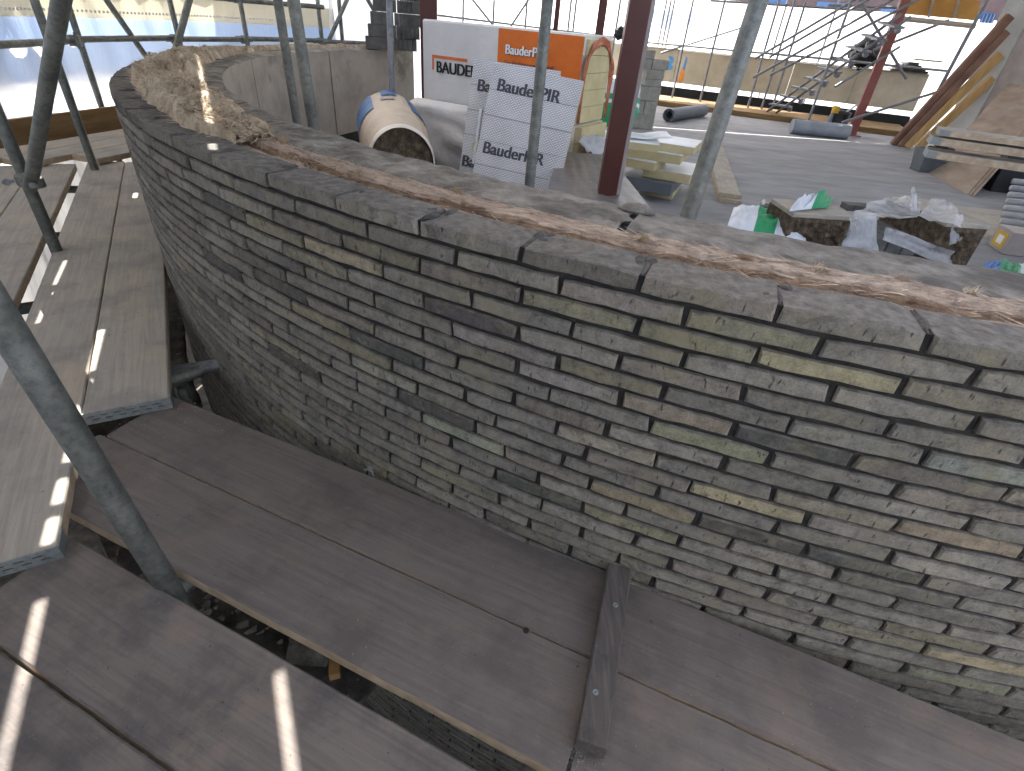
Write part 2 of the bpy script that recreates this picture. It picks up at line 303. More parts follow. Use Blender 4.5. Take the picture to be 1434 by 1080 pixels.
M['column'] = simple('white_wall_render', [(.3, (.40, .41, .40)), (.7, (.50, .51, .50))], 3, .85)
M['paintb'] = simple('blue_paint', [(.3, (.05, .25, .60)), (.7, (.08, .33, .68))], 9, .7)
M['painto'] = simple('orange_paint', [(.3, (.75, .22, .03)), (.7, (.85, .32, .06))], 9, .7)
M['farwall'] = simple('far_brown_brick', [(.3, (.11, .075, .075)), (.7, (.17, .12, .115))], 2, .9)
M['glass'] = simple('far_window', [(.3, (.06, .12, .26)), (.7, (.12, .22, .40))], 1, .15)
M['corr'] = simple('grey_corrugated', [(.3, (.32, .33, .34)), (.7, (.44, .45, .46))], 5, .5)

# ------------------------------------------------------------------ builders
def tag(o, label=None, cat=None, group=None, kind=None):
    if label: o['label'] = label
    if cat: o['category'] = cat
    if group: o['group'] = group
    if kind: o['kind'] = kind
    return o
def thing(name, label, cat, loc=(0, 0, 0), group=None):
    o = bpy.data.objects.new(name, None); o.empty_display_size = .05; COL.objects.link(o); o.location = Vector(loc)
    return tag(o, label, cat, group)
class MB:
    def __init__(s): s.v = []; s.f = []; s.uv = None
    def add(s, vs, fs):
        k = len(s.v); s.v += [tuple(v) for v in vs]; s.f += [tuple(i + k for i in f) for f in fs]; return s
    def frame(s, o, a, b, c):            # solid box: corner o, edges a, b, c
        o, a, b, c = map(Vector, (o, a, b, c))
        vs = [o, o + a, o + a + b, o + b, o + c, o + a + c, o + a + b + c, o + b + c]
        fs = [(0, 3, 2, 1), (4, 5, 6, 7), (0, 1, 5, 4), (1, 2, 6, 5), (2, 3, 7, 6), (3, 0, 4, 7)]
        if a.cross(b).dot(c) < 0: fs = [tuple(reversed(f)) for f in fs]
        return s.add(vs, fs)
    def box(s, ctr, size, rz=0):
        c, sn = math.cos(rz), math.sin(rz); a = Vector((c, sn, 0)) * size[0]; b = Vector((-sn, c, 0)) * size[1]; z = Vector((0, 0, size[2]))
        return s.frame(Vector(ctr) - a / 2 - b / 2 - z / 2, a, b, z)
    def tube(s, p0, p1, r, n=14, cap=True, r1=None):
        p0, p1 = Vector(p0), Vector(p1); d = (p1 - p0).normalized(); u = d.orthogonal().normalized(); w = d.cross(u); r1 = r if r1 is None else r1
        vs = [p0 + (u * math.cos(t) + w * math.sin(t)) * r for t in [2 * math.pi * i / n for i in range(n)]]
        vs += [p1 + (u * math.cos(t) + w * math.sin(t)) * r1 for t in [2 * math.pi * i / n for i in range(n)]]
        fs = [(i, (i + 1) % n, n + (i + 1) % n, n + i) for i in range(n)]
        if cap: fs += [tuple(range(n - 1, -1, -1)), tuple(range(n, 2 * n))]
        return s.add(vs, fs)
    def pipe(s, p0, p1, r, n=12, t=.004):  # hollow tube
        p0, p1 = Vector(p0), Vector(p1); d = (p1 - p0).normalized(); u = d.orthogonal().normalized(); w = d.cross(u)
        ring = lambda p, q: [p + (u * math.cos(a) + w * math.sin(a)) * q for a in [2 * math.pi * i / n for i in range(n)]]
        vs = ring(p0, r) + ring(p1, r) + ring(p0, r - t) + ring(p1, r - t); fs = []
        for i in range(n):
            j = (i + 1) % n
            fs += [(i, j, n + j, n + i), (2 * n + j, 2 * n + i, 3 * n + i, 3 * n + j), (j, i, 2 * n + i, 2 * n + j), (n + i, n + j, 3 * n + j, 3 * n + i)]
        return s.add(vs, fs)
    def grid(s, fn, nu, nv):
        vs = [fn(i / nu, j / nv) for i in range(nu + 1) for j in range(nv + 1)]
        return s.add(vs, [(i * (nv + 1) + j, (i + 1) * (nv + 1) + j, (i + 1) * (nv + 1) + j + 1, i * (nv + 1) + j + 1) for i in range(nu) for j in range(nv)])
    def build(s, name, mat, parent=None, smooth=False, bevel=0, solid=0):
        off = parent_world(parent)
        me = bpy.data.meshes.new(name); me.from_pydata([(v[0] - off.x, v[1] - off.y, v[2] - off.z) for v in s.v], [], s.f)
        me.materials.append(M[mat] if isinstance(mat, str) else mat)
        if bevel:
            bm = bmesh.new(); bm.from_mesh(me)
            bmesh.ops.bevel(bm, geom=list(bm.edges), offset=bevel, segments=1, affect='EDGES', clamp_overlap=True); bm.to_mesh(me); bm.free()
        if smooth:
            me.polygons.foreach_set('use_smooth', [True] * len(me.polygons))
        o = bpy.data.objects.new(name, me); COL.objects.link(o)
        if parent: o.parent = parent
        if solid:
            md = o.modifiers.new('thick', 'SOLIDIFY'); md.thickness = solid; md.offset = 0
        return o
def parent_world(p):
    v = Vector((0, 0, 0))
    while p is not None: v = v + p.location; p = p.parent
    return v
def obj1(name, mb, mat, label, cat, group=None, **k):
    o = mb.build(name, mat, None, **k); return tag(o, label, cat, group)
def nz(p, s=1.0, o=0): return mnoise.noise(Vector(p) * s + Vector((o, o * 1.7, o * .3)))
def fbm(p, s=1.0, o=0, n=4):
    return mnoise.fractal(Vector(p) * s + Vector((o, o * 1.7, o * .3)), 1.0, 2.0, n)
def text_mesh(txt, size, xs=1.0, bold=.012, ext=.0):
    cu = bpy.data.curves.new('t', 'FONT'); cu.body = txt; cu.size = size; cu.offset = bold * size; cu.extrude = ext
    ob = bpy.data.objects.new('t', cu); COL.objects.link(ob)
    dg = bpy.context.evaluated_depsgraph_get(); me = bpy.data.meshes.new_from_object(ob.evaluated_get(dg))
    vs = [Vector((v.co.x * xs, v.co.y, v.co.z)) for v in me.vertices]; fs = [tuple(p.vertices) for p in me.polygons]
    bpy.data.objects.remove(ob); bpy.data.curves.remove(cu); bpy.data.meshes.remove(me)
    return vs, fs
def put_text(txt, size, o, u, v, mat, parent, xs=.75, bold=.02, lift=.003, name='lettering'):
    vs, fs = text_mesh(txt, size, xs, .004); u = Vector(u).normalized(); v = Vector(v).normalized(); n = u.cross(v)
    mb = MB()
    for k in range(5): mb.add([Vector(o) + u * (p.x * 1.04 + bold * size * (k - 2) * .5) + v * p.y + n * (lift + .0002 * k) for p in vs], fs)
    return mb.build(name, mat, parent)

FL = -0.28                               # terrace floor level
CX, CY = 1.584, 4.574                    # centre of the curved wall
RO = 3.99                                # outer brick face
TOP = 0.76
def cyl(r, a, z): return Vector((CX + r * math.cos(a), CY + r * math.sin(a), z))

# ------------------------------------------------------------------ ground, floor
mb = MB(); mb.frame((-300, -300, -6.2), (600, 0, 0), (0, 600, 0), (0, 0, .2)); tag(mb.build('ground', 'ground'), kind='structure')
mb = MB()
na = 60; ring = [cyl(3.60, R(-70 - 150 * i / na), FL) for i in range(na + 1)]
poly = ring + [Vector((-1.2, 17.5, FL)), Vector((14, 17.5, FL)), Vector((14, 1.2, FL)), Vector((4.0, .9, FL))]
k = len(poly); vs = poly + [p - Vector((0, 0, .25)) for p in poly]
mb.add(vs, [tuple(range(k))] + [tuple(range(2 * k - 1, k - 1, -1))] + [(i, k + i, k + (i + 1) % k, (i + 1) % k) for i in range(k)])
fo = mb.build('terrace_floor', 'floor'); tag(fo, kind='structure')
bm = bmesh.new(); bm.from_mesh(fo.data); bmesh.ops.triangulate(bm, faces=[f for f in bm.faces if len(f.verts) > 4]); bmesh.ops.recalc_face_normals(bm, faces=bm.faces); bm.to_mesh(fo.data); bm.free()
mb = MB(); mb.frame((-9, -6, -2.35), (22, 0, 0), (0, 24, 0), (0, 0, .15)); tag(mb.build('lower_slab', 'lower'), kind='structure')

# ------------------------------------------------------------------ curved brick wall
wall = thing('curved_brick_wall', 'curved wall of thin grey bricks with dark recessed joints', 'brick wall', cyl(RO, R(-112), 0))
PITCH = .0397; BH = .0325; BL = .2095; BD = .10
def brick_mesh(seed):
    r = random.Random(seed); hx, hz = BL / 2, BH / 2
    pts = []
    for t in (-1, -.62, -.2, .25, .68, 1): pts.append([t * hx, -hz])
    for t in (1, .6, .2, -.25, -.7, -1): pts.append([t * hx, hz])
    for i, p in enumerate(pts):
        e = i in (0, 5, 6, 11); p[0] += r.uniform(-.003, .003); p[1] += r.uniform(-.0019, .0019)
        if e: p[0] *= 1 - r.uniform(.002, .012); p[1] *= 1 - r.uniform(.02, .14)
    n = len(pts); V = []; c = .004
    for sc, y in ((1, -BD / 2), (1, BD / 2 - c), (0, BD / 2)):
        for p in pts:
            q = (p[0] - math.copysign(r.uniform(.002, .0045), p[0]), p[1] - math.copysign(r.uniform(.0015, .003), p[1])) if sc == 0 else p
            V.append((q[0], -(y) + r.uniform(-.0006, .0006), q[1]))      # front face points to -Y
    F = [tuple(range(n - 1, -1, -1))]
    for k in (0, n):
        for i in range(n): F.append((k + i, k + (i + 1) % n, k + n + (i + 1) % n, k + n + i))
    F.append(tuple(range(2 * n, 3 * n)))
    F = [tuple(reversed(f)) for f in F]
    # orientation: make sure normals point out
    me = bpy.data.meshes.new('brick'); me.from_pydata(V, [], F); bm = bmesh.new(); bm.from_mesh(me); bmesh.ops.recalc_face_normals(bm, faces=bm.faces); bm.to_mesh(me); bm.free()
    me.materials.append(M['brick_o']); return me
BMESH = [brick_mesh(100 + i) for i in range(14)]
BARR = []
for me in BMESH:
    a = np.empty(len(me.vertices) * 3); me.vertices.foreach_get('co', a); BARR.append((a.reshape(-1, 3), [tuple(p.vertices) for p in me.polygons]))
PAL = [((.198, .190, .168), 30), ((.214, .204, .180), 24), ((.186, .180, .162), 20), ((.226, .216, .190), 14), ((.204, .186, .164), 12), ((.210, .200, .150), 10), ((.150, .142, .125), 8), ((.105, .102, .095), 4)]
def tint(r):
    t = r.uniform(0, sum(w for _, w in PAL))
    for c, w in PAL:
        t -= w
        if t <= 0: break
    k = r.uniform(.86, 1.16); return tuple(x * k for x in c)
YEL = (.315, .292, .190); OLV = (.232, .218, .152); DRK = (.075, .073, .068); TAN = (.242, .208, .152); PALE = (.26, .252, .222)
SPOTS = [((482, 363), YEL), ((1150, 518), YEL), ((1040, 700), YEL), ((805, 432), OLV), ((972, 476), TAN), ((1080, 470), OLV), ((350, 345), PALE), ((430, 440), OLV),
         ((750, 690), DRK), ((850, 640), PALE), ((940, 600), OLV), ((990, 620), OLV), ((1095, 615), DRK), ((1110, 740), DRK), ((1250, 800), DRK), ((860, 700), OLV), ((900, 730), OLV),
         ((1190, 700), OLV), ((1390, 760), TAN), ((1410, 545), OLV), ((1360, 925), YEL), ((640, 445), DRK), ((405, 510), DRK), ((650, 600), PALE), ((340, 490), PALE), ((1420, 650), (.19, .195, .192)),
         ((1240, 620), (.22, .205, .195)), ((780, 520), PALE), ((900, 565), OLV), ((1300, 690), (.13, .13, .11)), ((1330, 960), OLV), ((700, 500), (.22, .215, .2)), ((545, 505), DRK), ((555, 540), PALE)]
j0 = [-134.1, -130.3, -126.9, -123.4, -119.95, -116.75, -113.5, -110.35, -107.2, -104.2]
STEP = 3.125
left = [j0[0] - STEP * i for i in range(26, 0, -1)]; right = [j0[-1] + STEP * i for i in range(1, 11)]
J0 = left + j0 + right
cand = []
for c in range(63):
    z = TOP - BH / 2 - c * PITCH
    if c == 0: js = J0
    else:
        sh = (.5 if c % 2 else 0) * STEP + rnd.uniform(-.42, .42)
        js = [a + sh + rnd.uniform(-.16, .16) for a in J0]
    for i in range(len(js) - 1):
        a0, a1 = js[i], js[i + 1]; am = R((a0 + a1) / 2)
        if c > 0 and (am < R(-165) or am > R(-70)): continue
        ln = R(a1 - a0) * RO - rnd.uniform(.0065, .0105)
        if ln < .05: continue
        p = cyl(RO - BD / 2 + rnd.uniform(-.0022, .0022), am, z + rnd.uniform(-.0012, .0012))
        rz = am + math.pi / 2 + rnd.uniform(-.006, .006); ry = rnd.uniform(-.006, .006)
        q = proj(cyl(RO, am, z)); facing = (Vector((math.cos(am), math.sin(am), 0)).dot((EYE - p).normalized()))
        vis = 20 < q[0] < 1434 + 40 and 0 < q[1] < 1100 and (facing > .03 or c == 0) and z > -.02 and q[2] > 0
        area = (max(facing, .15) / max(q[2], .1) ** 2) if vis else -1
        cand.append([area, p, rz, ry, ln / BL, q, rnd.randrange(14), tint(rnd)])
for (sx, sy), col in SPOTS:
    b = min((x for x in cand if x[0] > 0), key=lambda x: (x[5][0] - sx) ** 2 + 6 * (x[5][1] - sy) ** 2); b[7] = tuple(v * rnd.uniform(.92, 1.06) * .85 + w * .15 for v, w in zip(col, (.2, .195, .18)))
cand.sort(key=lambda x: -x[0])
off = parent_world(wall)
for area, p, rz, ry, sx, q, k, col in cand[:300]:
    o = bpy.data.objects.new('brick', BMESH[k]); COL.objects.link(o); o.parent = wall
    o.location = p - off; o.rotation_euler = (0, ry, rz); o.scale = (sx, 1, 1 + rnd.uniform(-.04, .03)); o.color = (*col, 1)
V = []; F = []; CL = []
for area, p, rz, ry, sx, q, k, col in cand[300:]:
    a, fs = BARR[k]; mt = np.array(Matrix.Rotation(rz, 3, 'Z') @ Matrix.Rotation(ry, 3, 'Y')); w = (a * np.array([sx, 1, 1])) @ mt.T + np.array(p - off)
    b0 = len(V); V += [tuple(x) for x in w]; F += [tuple(i + b0 for i in f) for f in fs]; CL += [(*col, 1)] * len(w)
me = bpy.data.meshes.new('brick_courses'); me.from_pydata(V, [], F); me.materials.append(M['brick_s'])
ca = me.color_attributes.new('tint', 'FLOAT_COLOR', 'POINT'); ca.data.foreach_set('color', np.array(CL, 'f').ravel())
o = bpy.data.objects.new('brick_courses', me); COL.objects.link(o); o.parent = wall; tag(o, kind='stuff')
# mortar core between and behind the bricks
def arc_solid(r0, r1, a0, a1, z0, z1, n=90):
    b = MB(); vs = []
    for i in range(n + 1):
        a = a0 + (a1 - a0) * i / n; vs += [cyl(r0, a, z0), cyl(r1, a, z0), cyl(r1, a, z1), cyl(r0, a, z1)]
    fs = []
    for i in range(n):
        k = 4 * i
        for j in range(4): fs.append((k + j, k + (j + 1) % 4, k + 4 + (j + 1) % 4, k + 4 + j))
    fs += [(3, 2, 1, 0), (4 * n, 4 * n + 1, 4 * n + 2, 4 * n + 3)]
    return b.add(vs, fs)
def fixn(o):
    bm = bmesh.new(); bm.from_mesh(o.data); bmesh.ops.recalc_face_normals(bm, faces=bm.faces); bm.to_mesh(o.data); bm.free(); return o
fixn(arc_solid(RO - .095, RO - .0075, R(-69), R(-214), -1.75, TOP - .004, 140).build('mortar', 'mortar', wall))
# mortar smears left on the top of the last course at the head joints
sm = MB(); rs = random.Random(3)
def lump(mbx, ctr, rx, ry, h, rot, sd, n=14):
    vs = [ctr + Vector((0, 0, h))]; fs = []
    for kk, fr in ((1, .55), (2, 1.0)):
        for i in range(n):
            t = 2 * math.pi * i / n; f = fr * (1 + .45 * nz((math.cos(t) * 1.6 + sd, math.sin(t) * 1.6, kk * .4), 1.3))
            x, y = rx * f * math.cos(t), ry * f * math.sin(t)
            hh = (h * (.8 + .5 * nz((x * 60 + sd, y * 60, 3)))) if kk == 1 else -.002
            vs.append(ctr + Vector((x * math.cos(rot) - y * math.sin(rot), x * math.sin(rot) + y * math.cos(rot), hh)))
    for i in range(n): fs += [(0, 1 + i, 1 + (i + 1) % n), (1 + i, 1 + n + i, 1 + n + (i + 1) % n, 1 + (i + 1) % n)]
    mbx.add(vs, fs)
for a in J0:
    if a > -72 or a < -190: continue
    for q in range(rs.choice((1, 2, 2, 3))):
        rr = RO - rs.uniform(.02, .095); lump(sm, cyl(rr, R(a + rs.uniform(-.35, .35)), TOP), rs.uniform(.008, .026), rs.uniform(.006, .014), rs.uniform(.001, .003), R(a) + rs.uniform(-.5, .5), rs.uniform(0, 50))
    lump(sm, cyl(RO - .05, R(a), TOP - .0025), .04, .0055, .0025, R(a), rs.uniform(0, 50))
tag(sm.build('mortar_smear', 'smear', wall, smooth=True), kind='stuff')
# wall tie / clip at the foot of the wall
mb = MB(); p = PX(519, 657, .018); mb.box(p, (.016, .010, .014), -.3); mb.tube(p + Vector((.004, -.004, 0)), p + Vector((.010, -.008, -.018)), .003, 8); mb.tube(p - Vector((.010, 0, 0)), p + Vector((-.016, -.003, -.006)), .004, 8)
mb.build('wall_tie', 'band', wall, bevel=.002)

# ------------------------------------------------------------------ inner leaf of big blocks
inner = thing('curved_block_wall', 'curved inner wall of large pale concrete blocks with mortar on top', 'block wall', cyl(3.65, R(-112), FL))
RI0, RI1 = 3.555, 3.752
ang = [-70, -88.5, -111.8, -131, -151, -171, -193.3, -214]
for i in range(len(ang) - 1):
    a0, a1 = R(ang[i] - .17), R(ang[i + 1] + .17); n = 40; nr = 6; rr = random.Random(40 + i)
    vs = []; fs = []; zt = .752 + rr.uniform(-.004, .003)
    prof = [(RI1, .06)] + [(RI1 - (RI1 - RI0) * j / nr, zt) for j in range(nr + 1)] + [(RI0, .4), (RI0, .06)]
    kp = len(prof)
    for j in range(n + 1):
        a = a0 + (a1 - a0) * j / n
        for k, (r_, z_) in enumerate(prof):
            p = cyl(r_, a, z_)
            if 1 <= k <= nr + 1: p.z += .007 * fbm(p, 14, 2) + .004 * nz(p, 45)
            if k in (1, nr + 1): p = p + Vector((math.cos(a), math.sin(a), 0)) * (.006 * nz(p, 25, 5)); p.z -= .005 + .004 * abs(nz(p, 30, 8))
            vs.append(p)
    for j in range(n):
        for k in range(kp): fs.append((j * kp + k, j * kp + (k + 1) % kp, (j + 1) * kp + (k + 1) % kp, (j + 1) * kp + k))
    fs += [tuple(range(kp)), tuple(range(n * kp + kp - 1, n * kp - 1, -1))]
    b = MB().add(vs, fs); o = b.build('block', 'block', inner); fixn(o)
    o.data.materials.append(M['blocktop'])
    for p in o.data.polygons:
        if p.normal.z > .6: p.material_index = 1
fixn(arc_solid(RI0 + .02, RI1 - .01, R(-70), R(-214), FL - 1.4, .058, 120).build('plinth', 'dpc', inner))
fixn(arc_solid(RI0 + .012, RI1 - .012, R(-70.2), R(-213.8), .06, .742, 120).build('mortar', 'mortar', inner))
mb = MB(); lump(mb, cyl(3.60, R(-111.8), .756), .042, .016, .016, R(-20), 4); lump(mb, cyl(3.69, R(-112), .756), .03, .012, .010, R(10), 9); tag(mb.build('mortar_lump', 'blocktop', inner, smooth=True), kind='stuff')

# ------------------------------------------------------------------ mineral wool in the cavity
wool = thing('mineral_wool_insulation', 'brown fibrous mineral wool filling the cavity between brick and block', 'insulation', cyl(3.82, R(-112), .66))
def wool_band(a0, a1, n, prof, mat, name, nv=10):
    b = MB()
    def fn(u, v):
        a = a0 + (a1 - a0) * u; r_, z_ = prof(a, v); return cyl(r_, a, z_)
    b.grid(fn, n, nv); o = b.build(name, mat, wool, smooth=True); uvl = o.data.uv_layers.new(name='UVMap'); L_ = abs(a1 - a0) * 3.8
    nl = len(o.data.loops); vi = np.empty(nl, 'i'); o.data.loops.foreach_get('vertex_index', vi); uv = np.stack([vi // (nv + 1) / n * L_, (vi % (nv + 1)) / nv * .2], 1); uvl.data.foreach_set('uv', uv.ravel().astype('f')); return o
def near_drop(s): return .60 + .13 * nz((s * 2.1, 9, 2)) + .05 * nz((s * 9, 3, 1))
def prof_near(a, v):
    s = a * 3.8; r0 = 3.752 - .012 * max(0, nz((s * 1.3, 5, 5))); r1 = 3.892
    r_ = r0 + (r1 - r0) * v + .004 * nz((s * 14, v * 5, 1))
    dp = near_drop(s); h = .013 * (.85 + .75 * nz((s * 1.5, 0, 7)) + .25 * nz((s * 6, 1, 7))); h = max(.002, h)
    rise = min(1, max(0, v / .16)); up_ = (rise * rise * (3 - 2 * rise)); t = min(1, max(0, (dp - v) / .10 + .5)); st_ = t * t * (3 - 2 * t)
    fold = 1 - .28 * ((v - dp * .55) / .3) ** 2
    lay = .004 * math.sin(v * 40 + 6 * nz((s * 1.8, v * 2, 3))) * st_
    under = -.012 * math.exp(-((v - dp - .06) / .05) ** 2) * (1 + nz((s * 3, 2, 9)))
    e = min(1, (1 - v) / .06)
    return r_, .746 + (h * up_ * st_ * fold + lay + under + .006 * fbm((s * 9, v * 12, 5), 1, 0, 4)) * e
ws = wool_band(R(-70), R(-129.5), 1000, prof_near, 'woolt', 'wool_strip', 34); ws.data.materials.append(M['wool'])
for k_, p_ in enumerate(ws.data.polygons):
    u_, v_ = divmod(k_, 34); a_ = R(-70) + (R(-129.5) - R(-70)) * (u_ + .5) / 1000; d_ = (v_ + .5) / 34 - near_drop(a_ * 3.8)
    if -.035 < d_ < .05 + .05 * nz((a_ * 9, 2, 2)) or (v_ + .5) / 34 < .05: p_.material_index = 1
def prof_far(a, v):
    s = a * 3.8; d = -math.degrees(a)                      # 128..214
    w = min(1, max(0, (d - 127.8) / 4)) * min(1, max(0, (182 - d) / 16))
    r0 = 3.755 - .11 * w * (.7 + .8 * nz((s * 1.9, 1, 0)) + .35 * nz((s * 9, 3, 3))); r1 = 3.885 + (.034 * w * (.9 + .9 * nz((s * 2.6, 2, 4)) + .5 * nz((s * 12, 7, 2))) if w > 0 else 0)
    r1 = min(r1, 3.945)
    r_ = r0 + (r1 - r0) * v + .010 * nz((s * 8, v * 4, 1))
    e = min(1, v / .10, (1 - v) / .10)
    warp = 1.6 * fbm((s * 2.4, v * 2, 11), 1, 0, 3)
    strata = abs(math.sin(s * 9 + v * 5 + 3.2 * warp))             # torn, overlapping layers
    h = (.016 + .034 * w) * (.55 + .7 * strata + .5 * fbm((s * 3.4, v * 3, 5))) + .012 * fbm((s * 14, v * 12, 3)) + .008 * fbm((s * 38, v * 30, 9))
    dip = .10 * max(0, nz((s * 4.2, v * 3.4, 21)) - .22) + .05 * max(0, nz((s * 11, v * 9, 31)) - .25)
    return r_, TOP - .012 + max(-.006, h - dip) * e
wool_band(R(-128.2), R(-214), 900, prof_far, 'woolp', 'wool_quilt', 40)
# loose fibres
fb = MB(); rf = random.Random(11)
def strand(p, d, L, w, sag):
    sidev = d.cross(Vector((0, 0, 1))); sidev = sidev.normalized() * w if sidev.length > .01 else Vector((w, 0, 0))
    c1 = Vector((rf.uniform(-1, 1), rf.uniform(-1, 1), rf.uniform(-.3, .6))) * L * .3; vs = []
    for k in range(4):
        t = k / 3; q = p + d * (L * t) + c1 * (t * t) - Vector((0, 0, sag * t * t)); ww = (1 - .8 * t)
        vs += [q - sidev * ww, q + sidev * ww + Vector((0, 0, w * ww))]
    fb.add(vs, [(0, 1, 3, 2), (2, 3, 5, 4), (4, 5, 7, 6)])
for i in range(12000):
    a = R(-128 - 66 * rf.random() ** 1.15); v = rf.uniform(.02, .98); r_, z_ = prof_far(a, v)
    tz = rf.gauss(0, .7); t = Vector((-math.sin(a + tz), math.cos(a + tz), rf.uniform(-.05, .35))) * rf.choice((-1, 1)); t.z = abs(t.z)
    strand(cyl(r_, a, z_ - .002), t.normalized(), rf.uniform(.015, .06), rf.uniform(.0005, .0014), rf.uniform(0, .014))
for i in range(9000):
    a = R(-72 - 57.5 * rf.random()); v = rf.uniform(.04, .96); r_, z_ = prof_near(a, v)
    tz = rf.gauss(0, .3); t = Vector((-math.sin(a + tz), math.cos(a + tz), rf.uniform(-.02, .22))) * rf.choice((-1, 1)); t.z = abs(t.z)
    strand(cyl(r_, a, z_ - .002), t.normalized(), rf.uniform(.015, .05), rf.uniform(.0004, .0009), rf.uniform(.0, .014))
for (px, py), sz in (((1045, 358), .024), ((903, 332), .022), ((1262, 388), .024), ((1365, 406), .018), ((396, 194), .02), ((203, 102), .03), ((640, 264), .016), ((500, 242), .014), ((1150, 374), .014)):
    c0 = PX(px, py, .768); bd = Vector((rf.uniform(.3, 1), rf.uniform(-.6, .1), rf.uniform(.25, .7))).normalized()
    for k in range(110):
        d = (bd + Vector((rf.gauss(0, .22), rf.gauss(0, .22), rf.gauss(0, .18)))).normalized(); strand(c0 - bd * sz * .4 + Vector((rf.gauss(0, .006), rf.gauss(0, .006), rf.uniform(-.012, .002))), d, sz * rf.uniform(.5, 1.3), rf.uniform(.0006, .0014), rf.uniform(0, .008))
tag(fb.build('wool_fibre', 'fibre', wool), kind='stuff')

# ------------------------------------------------------------------ scaffold boards
def board(o, e, L, n, Wd, top, mat, label, th=.038, bands=(), group='scaffold boards of the deck', edge='endgrain', holes=(), cut=None):
    """o: 2-D corner, e: unit length direction, n: unit width direction; own axes so the grain follows the board"""
    e = Vector((e[0], e[1], 0)).normalized(); n = Vector((n[0], n[1], 0)).normalized()
    t = thing('scaffold_board', label, 'board', (o[0], o[1], top - th), group)
    rz = math.atan2(e.y, e.x); sgn = 1 if e.cross(n).z > 0 else -1
    t.rotation_euler = (0, 0, rz)
    nx = max(8, int(L / .06)); ny = 6; sd = rnd.uniform(0, 90)
    b = MB(); c = .004
    def P(x, y, z): return (x, y * sgn, z)
    vs = []; fs = []
    def warp(x, y): return .0022 * fbm((x * 2.2 + sd, y * 4, 1)) - .0012 * ((y / Wd - .5) * 2) ** 2
    def edg(x, s): return .0016 * nz((x * 14 + sd, s, 2)) + .0012 * nz((x * 50 + sd, s, 5))
    rows = []
    for i in range(nx + 1):
        x = L * i / nx; y0 = edg(x, 0); y1 = Wd + edg(x, 3)
        pr = [(y0, 0), (y0, th - c), (y0 + c, th)] + [(y0 + (y1 - y0) * j / ny, th) for j in range(1, ny)] + [(y1 - c, th), (y1, th - c), (y1, 0)]
        rows.append(len(vs)); vs += [P(x, y, z + (warp(x, y) if z > 0 else 0)) for y, z in pr]
    kp = len(pr)
    for i in range(nx):
        for j in range(kp): fs.append((rows[i] + j, rows[i] + (j + 1) % kp, rows[i + 1] + (j + 1) % kp, rows[i + 1] + j))
    fs += [tuple(range(kp)), tuple(rows[nx] + j for j in range(kp - 1, -1, -1))]
    b.add(vs, fs)
    me = bpy.data.meshes.new('plank'); me.from_pydata(b.v, [], b.f); me.materials.append(M[mat]); me.materials.append(M[edge])
    ob = bpy.data.objects.new('plank', me); COL.objects.link(ob); ob.parent = t; fixn(ob)
    for p in me.polygons:
        if p.normal.z < .3: p.material_index = 1
    for x0 in bands:                      # galvanised hoop iron round an end
        m2 = MB(); s = -1 if x0 < L / 2 else 1; xx = x0 + s * .002
        a = xx if s > 0 else xx - .003
        m2.add([P(a + dx, y, z) for dx in (0, .003) for y, z in ((-.002, -.001), (Wd + .002, -.001), (Wd + .002, th + .0015), (-.002, th + .0015))], [(0, 3, 2, 1), (4, 5, 6, 7), (0, 1, 5, 4), (1, 2, 6, 5), (2, 3, 7, 6), (3, 0, 4, 7)])
        for yy in (0, 1):
            y0 = -.0025 if yy == 0 else Wd - .0005
            m2.add([P(xx + (-s) * dx, y0 + dy, z) for dx in (0, .06) for dy, z in ((0, .004), (.003, .004), (.003, th - .004), (0, th - .004))], [(0, 3, 2, 1), (4, 5, 6, 7), (0, 1, 5, 4), (1, 2, 6, 5), (2, 3, 7, 6), (3, 0, 4, 7)])
        me2 = bpy.data.meshes.new('end_band'); me2.from_pydata(m2.v, [], m2.f); me2.materials.append(M['band']); o2 = bpy.data.objects.new('end_band', me2); COL.objects.link(o2); o2.parent = t; fixn(o2)
        m3 = MB()
        for q in range(6):
            for zq in (th * .34, th * .66):
                y0 = Wd * (.08 + .15 * q + (.05 if zq > th / 2 else 0)); xa = a + (.0032 if s > 0 else -.0008)
                m3.add([P(xa + dx, y0 + dy, zq + dz) for dx in (0, .0006) for dy, dz in ((0, 0), (.018, 0), (.018, .002), (0, .002))], [(0, 3, 2, 1), (4, 5, 6, 7), (0, 1, 5, 4), (1, 2, 6, 5), (2, 3, 7, 6), (3, 0, 4, 7)])
        me3 = bpy.data.meshes.new('slot'); me3.from_pydata(m3.v, [], m3.f); me3.materials.append(M['black']); o3 = bpy.data.objects.new('slot', me3); COL.objects.link(o3); o3.parent = o2
    for hx, hy, hr in holes:
        h = MB(); h.add([P(hx + hr * math.cos(6.283 * i / 12) * .9, hy + hr * math.sin(6.283 * i / 12), th + .0012) for i in range(12)], [tuple(range(12))])
        meh = bpy.data.meshes.new('knot_hole'); meh.from_pydata(h.v, [], h.f); meh.materials.append(M['black']); oh = bpy.data.objects.new('knot_hole', meh); COL.objects.link(oh); oh.parent = t
    return t
E1 = Vector((.9348, -.3552, 0)); N1 = Vector((.3552, .9348, 0))
def on1(e, n): v = E1 * e + N1 * n; return (v.x, v.y)
board(on1(-1.50, .637), E1, 1.505, N1, .224, 0, 'deck', 'dusty grey board touching the brick wall, ending at the screwed batten', bands=())
board(on1(.012, .637), E1, 2.4, N1, .222, -.001, 'deck', 'dark dusty board along the brick wall, running on past the screwed batten')
board(on1(-1.52, .410), E1, 1.53, N1, .2235, .0005, 'deck', 'dusty board beside the open gap with pale worn edge, ending at the batten', holes=((1.366, .2185, .0075),))
